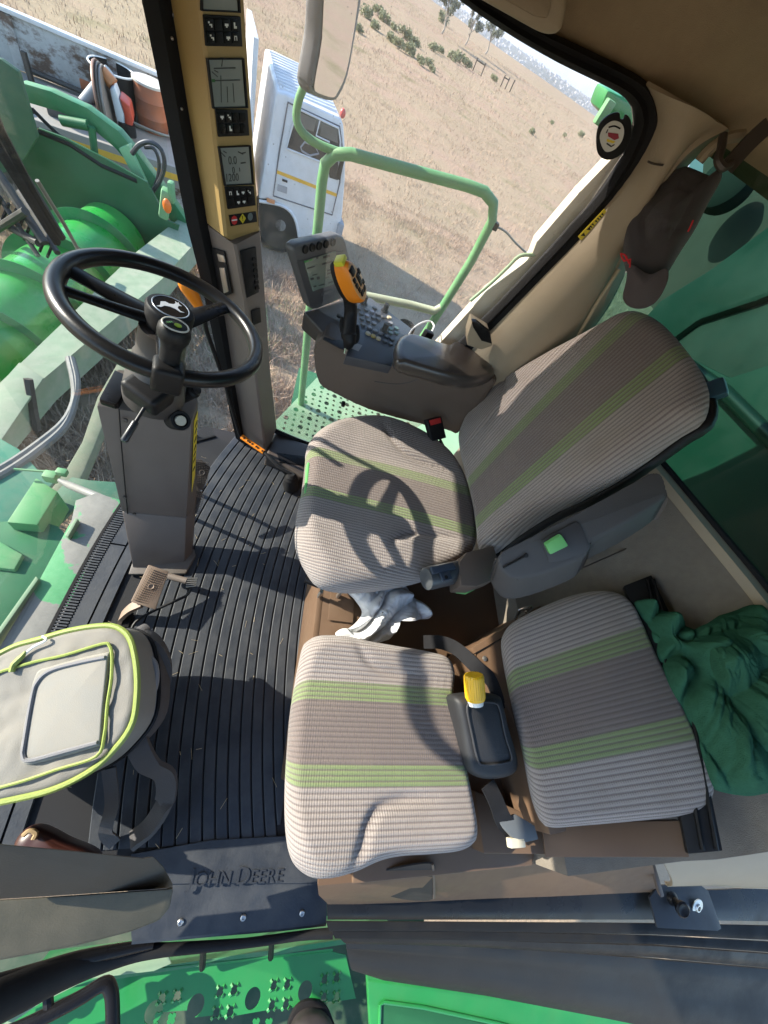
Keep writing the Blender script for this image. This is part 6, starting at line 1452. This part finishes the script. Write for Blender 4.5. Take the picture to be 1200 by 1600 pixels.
m = MB(); m.lathe([(rd*1.06, hh), (rd*1.06, hh+.025), (0, hh+.03)], c, (0, 0, 1), 24); m.build('lid', mat('lid_pale', (.52, .48, .42), .5), t)
c, hh, px_ = standing(186, 180, 110); rd = 17*px_
t = thing('black_bin', 'black open tub with a pale rim on the truck bed', 'tub', c)
m = MB(); m.lathe([(rd*.8, 0), (rd, hh), (rd*.95, hh), (rd*.75, .02), (0, .02)], c, (0, 0, 1), 28); m.build('tub', BLK, t)
m = MB(); m.tube([c+V((rd*math.cos(q), rd*math.sin(q), hh)) for q in [2*math.pi*i/32 for i in range(32)]], .011, 6, closed=True); m.build('rim', WHT, t)
t = thing('steel_bar', 'long dark steel bar lying along the truck bed', 'steel bar', LP(90, 135, fo-.9))
m = MB(); m.tube([W(48, 110, z=ZF+.06), W(134, 146, z=ZF+.06)], .03, 6); m.box(W(44, 108, z=ZF+.12), (.05, .05, .3)); m.build('bar', mat('dark_bar', (.05, .045, .04), .6), t)
t = thing('cable_coil', 'loose pale cable coil on the truck bed beside the red cutter', 'cable', W(225, 195, z=ZF))
cc = W(224, 194, z=ZF)
m = MB()
for k in range(3): m.tube([cc+V(((.34+.04*k)*math.cos(q)*1.1+.03*k, (.20+.03*k)*math.sin(q), .02+.02*k)) for q in [2*math.pi*i/28 for i in range(29)]], .011, 6)
m.build('coil', mat('cable_grey', (.34, .33, .28), .6), t)
t = thing('tool_box', 'low dark box with orange lid corner near the front of the truck bed', 'tool box', W(120, 175, z=ZF))
m = MB(); m.box(W(118, 172, z=ZF+.1), (.55, .3, .2), rotT, .02); m.build('case', mat('dark_case', (.06, .06, .065), .5), t)
m = MB(); m.box(W(137, 133, z=ZF+.1), (.16, .12, .12), rotT, .02); m.build('lid_corner', mat('rust_orange', (.42, .13, .05), .6), t)

# ================================================================== LAND
import numpy as np
rng = np.random.default_rng(4)
def height(x, y):
    r = math.hypot(x, y); h = GZ
    if r > 3: h += .05*noise.noise(V((x*.35, y*.35, 0)))
    if r > 12: h += min(1, (r-12)/30)*.35*noise.noise(V((x*.05, y*.05, 3)))
    d = y*.94+x*.34 if y > 0 else 0
    if d > 150: 
        k = min(1, (d-150)/500); h -= 48*k*k*(3-2*k)
    if d > 700:
        k = min(1, (d-700)/1300); h += (33+5*noise.noise(V((x*.002, y*.002, 1)))+3*noise.noise(V((x*.007, y*.007, 7))))*k*k*(3-2*k)
    if d > 2100: h -= (d-2100)*.05
    return h
rr = [0, 1, 2, 3, 4, 5, 6.5, 8, 10, 12, 15, 18, 22, 27, 33, 40, 50, 60, 75, 90, 110, 130, 150, 180, 220, 270, 330, 400, 500, 600, 720, 860, 1000, 1150, 1300, 1450, 1600, 1800, 2000, 2300, 2800, 3600, 5000]
nA = 220
vts = []; fcs = []
for i, r in enumerate(rr):
    for j in range(nA):
        # finer spacing in the direction the windows look
        a = 2*math.pi*j/nA; x, y = r*math.cos(a), r*math.sin(a); vts.append((x, y, height(x, y)))
for i in range(len(rr)-1):
    for j in range(nA):
        a, b = i*nA+j, i*nA+(j+1) % nA
        fcs.append((a, a+nA, b+nA, b))
def landmat():
    m, t_, b, N, K = nodes('dry_grass_field')
    tc = N.new('ShaderNodeTexCoord'); sp = N.new('ShaderNodeSeparateXYZ'); K.new(tc.outputs['Object'], sp.inputs[0])
    def nz(s, d=6, r=.6, w_=None):
        n = N.new('ShaderNodeTexNoise'); n.inputs['Scale'].default_value = s; n.inputs['Detail'].default_value = d; n.inputs['Roughness'].default_value = r; K.new(tc.outputs['Object'], n.inputs['Vector']); return n.outputs[0]
    base_ = mixc(N, K, nz(9, 8, .7), (.27, .20, .13), (.42, .34, .235))
    red = N.new('ShaderNodeMapRange'); red.inputs[1].default_value = .48; red.inputs[2].default_value = .66; red.inputs[4].default_value = .75; K.new(nz(.28, 5), red.inputs[0])
    c = mixc(N, K, red.outputs[0], base_, mixc(N, K, nz(14, 6), (.30, .20, .145), (.43, .31, .235)))
    gr = N.new('ShaderNodeMapRange'); gr.inputs[1].default_value = .55; gr.inputs[2].default_value = .72; gr.inputs[4].default_value = .5; K.new(nz(.6, 7), gr.inputs[0])
    c = mixc(N, K, gr.outputs[0], c, (.14, .15, .06))
    far = N.new('ShaderNodeMapRange'); far.inputs[1].default_value = 170; far.inputs[2].default_value = 330; K.new(math_(N, K, 'ADD', math_(N, K, 'MULTIPLY', sp.outputs[1], .94), math_(N, K, 'MULTIPLY', sp.outputs[0], .34)), far.inputs[0])
    hills = mixc(N, K, nz(.02, 8, .65), (.05, .065, .04), (.22, .19, .13))
    K.new(mixc(N, K, far.outputs[0], c, hills), b.inputs['Base Color']); b.inputs['Roughness'].default_value = 1; b.inputs['Specular IOR Level'].default_value = .05
    bp = N.new('ShaderNodeBump'); bp.inputs['Strength'].default_value = .8; bp.inputs['Distance'].default_value = .025; K.new(nz(26, 6, .7), bp.inputs['Height']); K.new(bp.outputs[0], b.inputs['Normal'])
    return m
me = bpy.data.meshes.new('ground'); me.from_pydata(vts, [], fcs); me.validate(); me.update(); me.materials.append(landmat())
for p in me.polygons: p.use_smooth = True
g = bpy.data.objects.new('ground', me); C.objects.link(g); g['kind'] = 'structure'

# dry grass: blades standing on the field, one mass
def grass(n, xr, yr, hmin, hmax, wd, seed, keep):
    r = np.random.default_rng(seed)
    x = r.uniform(*xr, n); y = r.uniform(*yr, n)
    cl = np.array([noise.noise(V((a*1.6, b*1.6, 5)))+.6*noise.noise(V((a*5, b*5, 9))) for a, b in zip(x, y)])
    k = (cl > r.uniform(-.7, .35, n)) & keep(x, y); x, y, cl = x[k], y[k], cl[k]; n = len(x)
    z = np.array([height(a, b) for a, b in zip(x, y)])-.01
    h = r.uniform(hmin, hmax, n)*(1+.5*cl); a = r.uniform(0, 2*np.pi, n); ln = r.uniform(.1, 1.1, n)*h; b = r.uniform(0, 2*np.pi, n)
    w_ = wd*r.uniform(.6, 1.4, n)
    dx, dy = np.cos(a)*w_, np.sin(a)*w_; lx, ly = np.cos(b)*ln, np.sin(b)*ln
    v = np.empty((n, 5, 3))
    v[:, 0] = np.stack([x-dx, y-dy, z], 1); v[:, 1] = np.stack([x+dx, y+dy, z], 1)
    v[:, 2] = np.stack([x+dx*.7+lx*.35, y+dy*.7+ly*.35, z+h*.6], 1); v[:, 3] = np.stack([x-dx*.7+lx*.35, y-dy*.7+ly*.35, z+h*.6], 1)
    v[:, 4] = np.stack([x+lx, y+ly, z+h], 1)
    pat = np.array([noise.noise(V((a_*.28, b_*.28, 2))) for a_, b_ in zip(x, y)])
    return v, np.clip(r.uniform(0, 1, n)*.75+.12+.55*pat, 0, 1)
def wedge(x, y): 
    a = np.degrees(np.arctan2(x, y)); d = np.hypot(x, y)
    return (((a > -32) & (a < 42) & (y > 1.9)) | ((a > -70) & (a < -25) & (d > 1.8) & (d < 14)))
def nearw(x, y): return (x < .4) & (np.hypot(x, y) > 1.5)
parts = [grass(80000, (-5, 1), (1.2, 6.5), .04, .20, .0045, 8, nearw), grass(150000, (-9, 9), (1.6, 12), .03, .13, .0032, 1, wedge), grass(90000, (-12, 26), (11, 34), .04, .13, .006, 2, wedge), grass(40000, (-14, 60), (32, 100), .08, .22, .013, 3, wedge)]
vv = np.concatenate([p[0] for p in parts]); cv = np.concatenate([p[1] for p in parts]); n = len(vv)
me = bpy.data.meshes.new('dry_grass'); me.vertices.add(n*5); me.vertices.foreach_set('co', vv.reshape(-1).astype(np.float32))
idx = np.arange(n)[:, None]*5
loops = np.concatenate([idx+np.array([0, 1, 2, 3]), idx+np.array([3, 2, 4])], 1).reshape(-1)
me.loops.add(len(loops)); me.loops.foreach_set('vertex_index', loops.astype(np.int32))
ls = np.arange(n)[:, None]*7+np.array([0, 4]); lt = np.tile([4, 3], n)
me.polygons.add(n*2); me.polygons.foreach_set('loop_start', ls.reshape(-1).astype(np.int32))
me.update(calc_edges=True); me.validate()
at = me.attributes.new('tone', 'FLOAT', 'POINT'); at.data.foreach_set('value', np.repeat(cv, 5).astype(np.float32))
m_, t_, b_, N, K = nodes('dry_grass_blade')
an = N.new('ShaderNodeAttribute'); an.attribute_name = 'tone'; rp = N.new('ShaderNodeValToRGB'); K.new(an.outputs['Fac'], rp.inputs[0])
for pos, col in ((0, (.27, .185, .13, 1)), (.35, (.40, .305, .22, 1)), (.7, (.47, .37, .28, 1)), (.92, (.40, .27, .215, 1))):
    e = rp.color_ramp.elements.new(pos) if pos not in (0,) else rp.color_ramp.elements[0]; e.color = col
rp.color_ramp.elements[-1].color = (.25, .26, .15, 1)
K.new(rp.outputs[0], b_.inputs['Base Color']); b_.inputs['Roughness'].default_value = .9; b_.inputs['Specular IOR Level'].default_value = .1
me.materials.append(m_); go = bpy.data.objects.new('dry_grass', me); C.objects.link(go); tag(go, 'dry straw coloured grass standing all over the field', 'grass', kind='stuff')

# shrubs: leaf cluster, copied
def leafmesh(name, pts, size, mtl, seed):
    r = random.Random(seed); vs_, fs = [], []
    for p in pts:
        n_ = V((r.uniform(-1, 1), r.uniform(-1, 1), r.uniform(-.3, 1))).normalized(); a, b, _ = frame(n_); q = r.uniform(0, 6.28); s = size*r.uniform(.6, 1.4)
        a, b = a*math.cos(q)+b*math.sin(q), b*math.cos(q)-a*math.sin(q); k = len(vs_)
        vs_ += [p+a*s, p+b*s*.45, p-a*s, p-b*s*.45]; fs.append((k, k+1, k+2, k+3))
    me = bpy.data.meshes.new(name); me.from_pydata(vs_, [], fs); me.update(); me.materials.append(mtl); return me
def leafm(name, a, b):
    m, t_, p, N, K = nodes(name); tc = N.new('ShaderNodeTexCoord'); n = N.new('ShaderNodeTexNoise'); n.inputs['Scale'].default_value = 3; n.inputs['Detail'].default_value = 4
    K.new(tc.outputs['Object'], n.inputs['Vector']); K.new(mixc(N, K, n.outputs[0], a, b), p.inputs['Base Color']); p.inputs['Roughness'].default_value = .8; return m
LSH = leafm('shrub_leaf', (.17, .19, .10), (.33, .34, .20)); LTR = leafm('gum_leaf', (.10, .12, .085), (.22, .235, .17))
def crown(r, blobs, per):
    pts = []
    for c, s in blobs:
        for i in range(per):
            d = V((r.gauss(0, 1), r.gauss(0, 1), r.gauss(0, 1))).normalized()*r.random()**.45; pts.append(V(c)+V((d.x*s, d.y*s, d.z*s*.8)))
    return pts
r5 = random.Random(5); shm = []
for k in range(3):
    bl = [((r5.uniform(-.5, .5), r5.uniform(-.5, .5), r5.uniform(.25, .7)), r5.uniform(.25, .5)) for _ in range(8)]
    shm.append(leafmesh('foliage', [p for p in crown(r5, bl, 90) if p.z > 0], .10, LSH, k))
tw_ = MB()
for k in range(6): 
    a = k*1.05; tw_.tube([(0, 0, -.1), (.2*math.cos(a), .2*math.sin(a), .35), (.45*math.cos(a), .45*math.sin(a), .7)], [.025, .018, .006], 5)
sproto = thing('shrub', 'grey green shrub in the dry grass', 'shrub', (0, 0, 0), 'green shrubs scattered over the field')
tw_.build('stems', mat('stem_brown', (.10, .075, .05), .9), sproto)
fo_ = bpy.data.objects.new('foliage', shm[0]); C.objects.link(fo_); fo_.parent = sproto; base[fo_] = V()
spots = [(572, 22, 1.1), (560, 45, .9), (585, 40, 1.0), (600, 30, 1.0), (630, 55, 1.2), (622, 72, 1.1), (640, 82, 1.2), (612, 40, .8), (655, 98, 1.0), (668, 100, .8), (676, 75, .9), (686, 78, .8), (705, 88, .9), (718, 92, 1.1), (728, 98, .9), (828, 205, .7), (880, 212, .5), (860, 190, .5), (905, 210, .6), (646, 66, .9), (590, 20, 1.0), (610, 60, .9), (672, 108, .7), (772, 118, .7), (690, 30, 1.0)]
for i, (u, v, s) in enumerate(spots):
    p = W(u, v+6, z=GZ); o = sproto if i == 0 else copy_tree(sproto)
    o.location = p; o.location.z = height(p.x, p.y)-.05; d = (p-CAM).length
    o.scale = (s*d/24*.32,)*3; o.rotation_euler.z = i*1.7
    for ch in o.children:
        if ch.name.startswith('foliage'): ch.data = shm[i % 3]
    o['label'] = 'grey green shrub standing in the dry grass beyond the handrail'
# gum trees on the skyline
def gum(u, v, hgt, seed, label):
    r = random.Random(seed); p = W(u, v, z=GZ); b = V((p.x, p.y, height(p.x, p.y)-.2))
    t = thing('gum_tree', label, 'tree', b, 'gum trees at the far edge of the field'); tr = MB(); bl = []
    tr.tube([b, b+V((.1, 0, .25))*hgt*.5, b+V((r.uniform(-.06, .06), 0, .5))*hgt], [hgt*.030, hgt*.022, hgt*.012], 8)
    for k in range(9):
        a = r.uniform(0, 6.28); z0 = r.uniform(.25, .5); z1 = r.uniform(.5, .95); rad = r.uniform(.12, .34)*hgt
        e = b+V((math.cos(a)*rad, math.sin(a)*rad, z1*hgt)); s = b+V((.0, 0, z0*hgt))
        tr.tube([s, s.lerp(e, .5)+V((0, 0, .03*hgt)), e], [hgt*.012, hgt*.008, hgt*.003], 5); bl.append((e-b, r.uniform(.08, .15)*hgt)); bl.append(((s.lerp(e, .7)-b)+V((0, 0, .02*hgt)), r.uniform(.06, .11)*hgt))
    tr.build('trunk', mat('pale_bark', (.30, .27, .23), .85, var=.2, scale=4), t)
    f = bpy.data.objects.new('crown', leafmesh('crown', crown(r, bl, 110), .026*hgt, LTR, seed)); C.objects.link(f); f.parent = t; base[f] = b
gum(690, 50, 4.6, 1, 'gum tree at the field edge, first of the three from the mirror side')
gum(726, 70, 4.2, 2, 'gum tree at the field edge, middle one of the three')
gum(757, 86, 4.6, 3, 'gum tree at the field edge, the one nearest the open sky')
# broken fence frames in the field
fp = thing('fence_frame', 'weathered wooden fence frame left standing in the field', 'fence', (0, 0, 0), 'old fence frames in the field')
m = MB()
for s in (-.6, .6): m.box((s, 0, .5), (.10, .10, 1.1), None, .01)
m.build('post', mat('old_wood', (.07, .055, .045), .9), fp); m = MB(); m.box((0, 0, .85), (1.3, .07, .10), None, .01); m.build('rail', mat('old_wood_rail', (.08, .065, .05), .9), fp)
for i, (u, v) in enumerate(((746, 112), (786, 136), (797, 142))):
    p = W(u, v, z=GZ); o = fp if i == 0 else copy_tree(fp); o.location = (p.x, p.y, height(p.x, p.y)); o.rotation_euler.z = .3+.5*i
    o.scale = (.9,)*3
# far-off town: small pale houses on the hill, one mass
m = MB(); r6 = random.Random(6)
for k in range(900):
    a = R_(r6.uniform(2, 30)); d = r6.uniform(900, 1950); x, y = math.sin(a)*d, math.cos(a)*d; h = height(x, y); s = r6.uniform(3, 7)
    m.box((x, y, h+s*.3), (s, s*.8, s*.7), Euler((0, 0, r6.random()*3)).to_matrix())
o = m.build('town', mat('town_walls', (.40, .37, .34), .8, var=.5, scale=.02), None); tag(o, 'far-off town of small pale houses across the hillside', 'town', kind='stuff')

# thin dry-season haze between the field and the hills
hz = bpy.data.materials.new('haze_air'); hz.use_nodes = True; N = hz.node_tree.nodes; N.remove(N['Principled BSDF'])
pv = N.new('ShaderNodeVolumePrincipled'); pv.inputs['Density'].default_value = .00032; pv.inputs['Color'].default_value = (.80, .87, 1, 1); pv.inputs['Anisotropy'].default_value = .2
hz.node_tree.links.new(pv.outputs[0], N['Material Output'].inputs['Volume'])
m = MB(); m.box((300, 1900, -20), (12000, 14000, 160)); o = m.build('haze', hz); tag(o, 'thin pale haze over the field and the far hills', 'haze', kind='stuff')
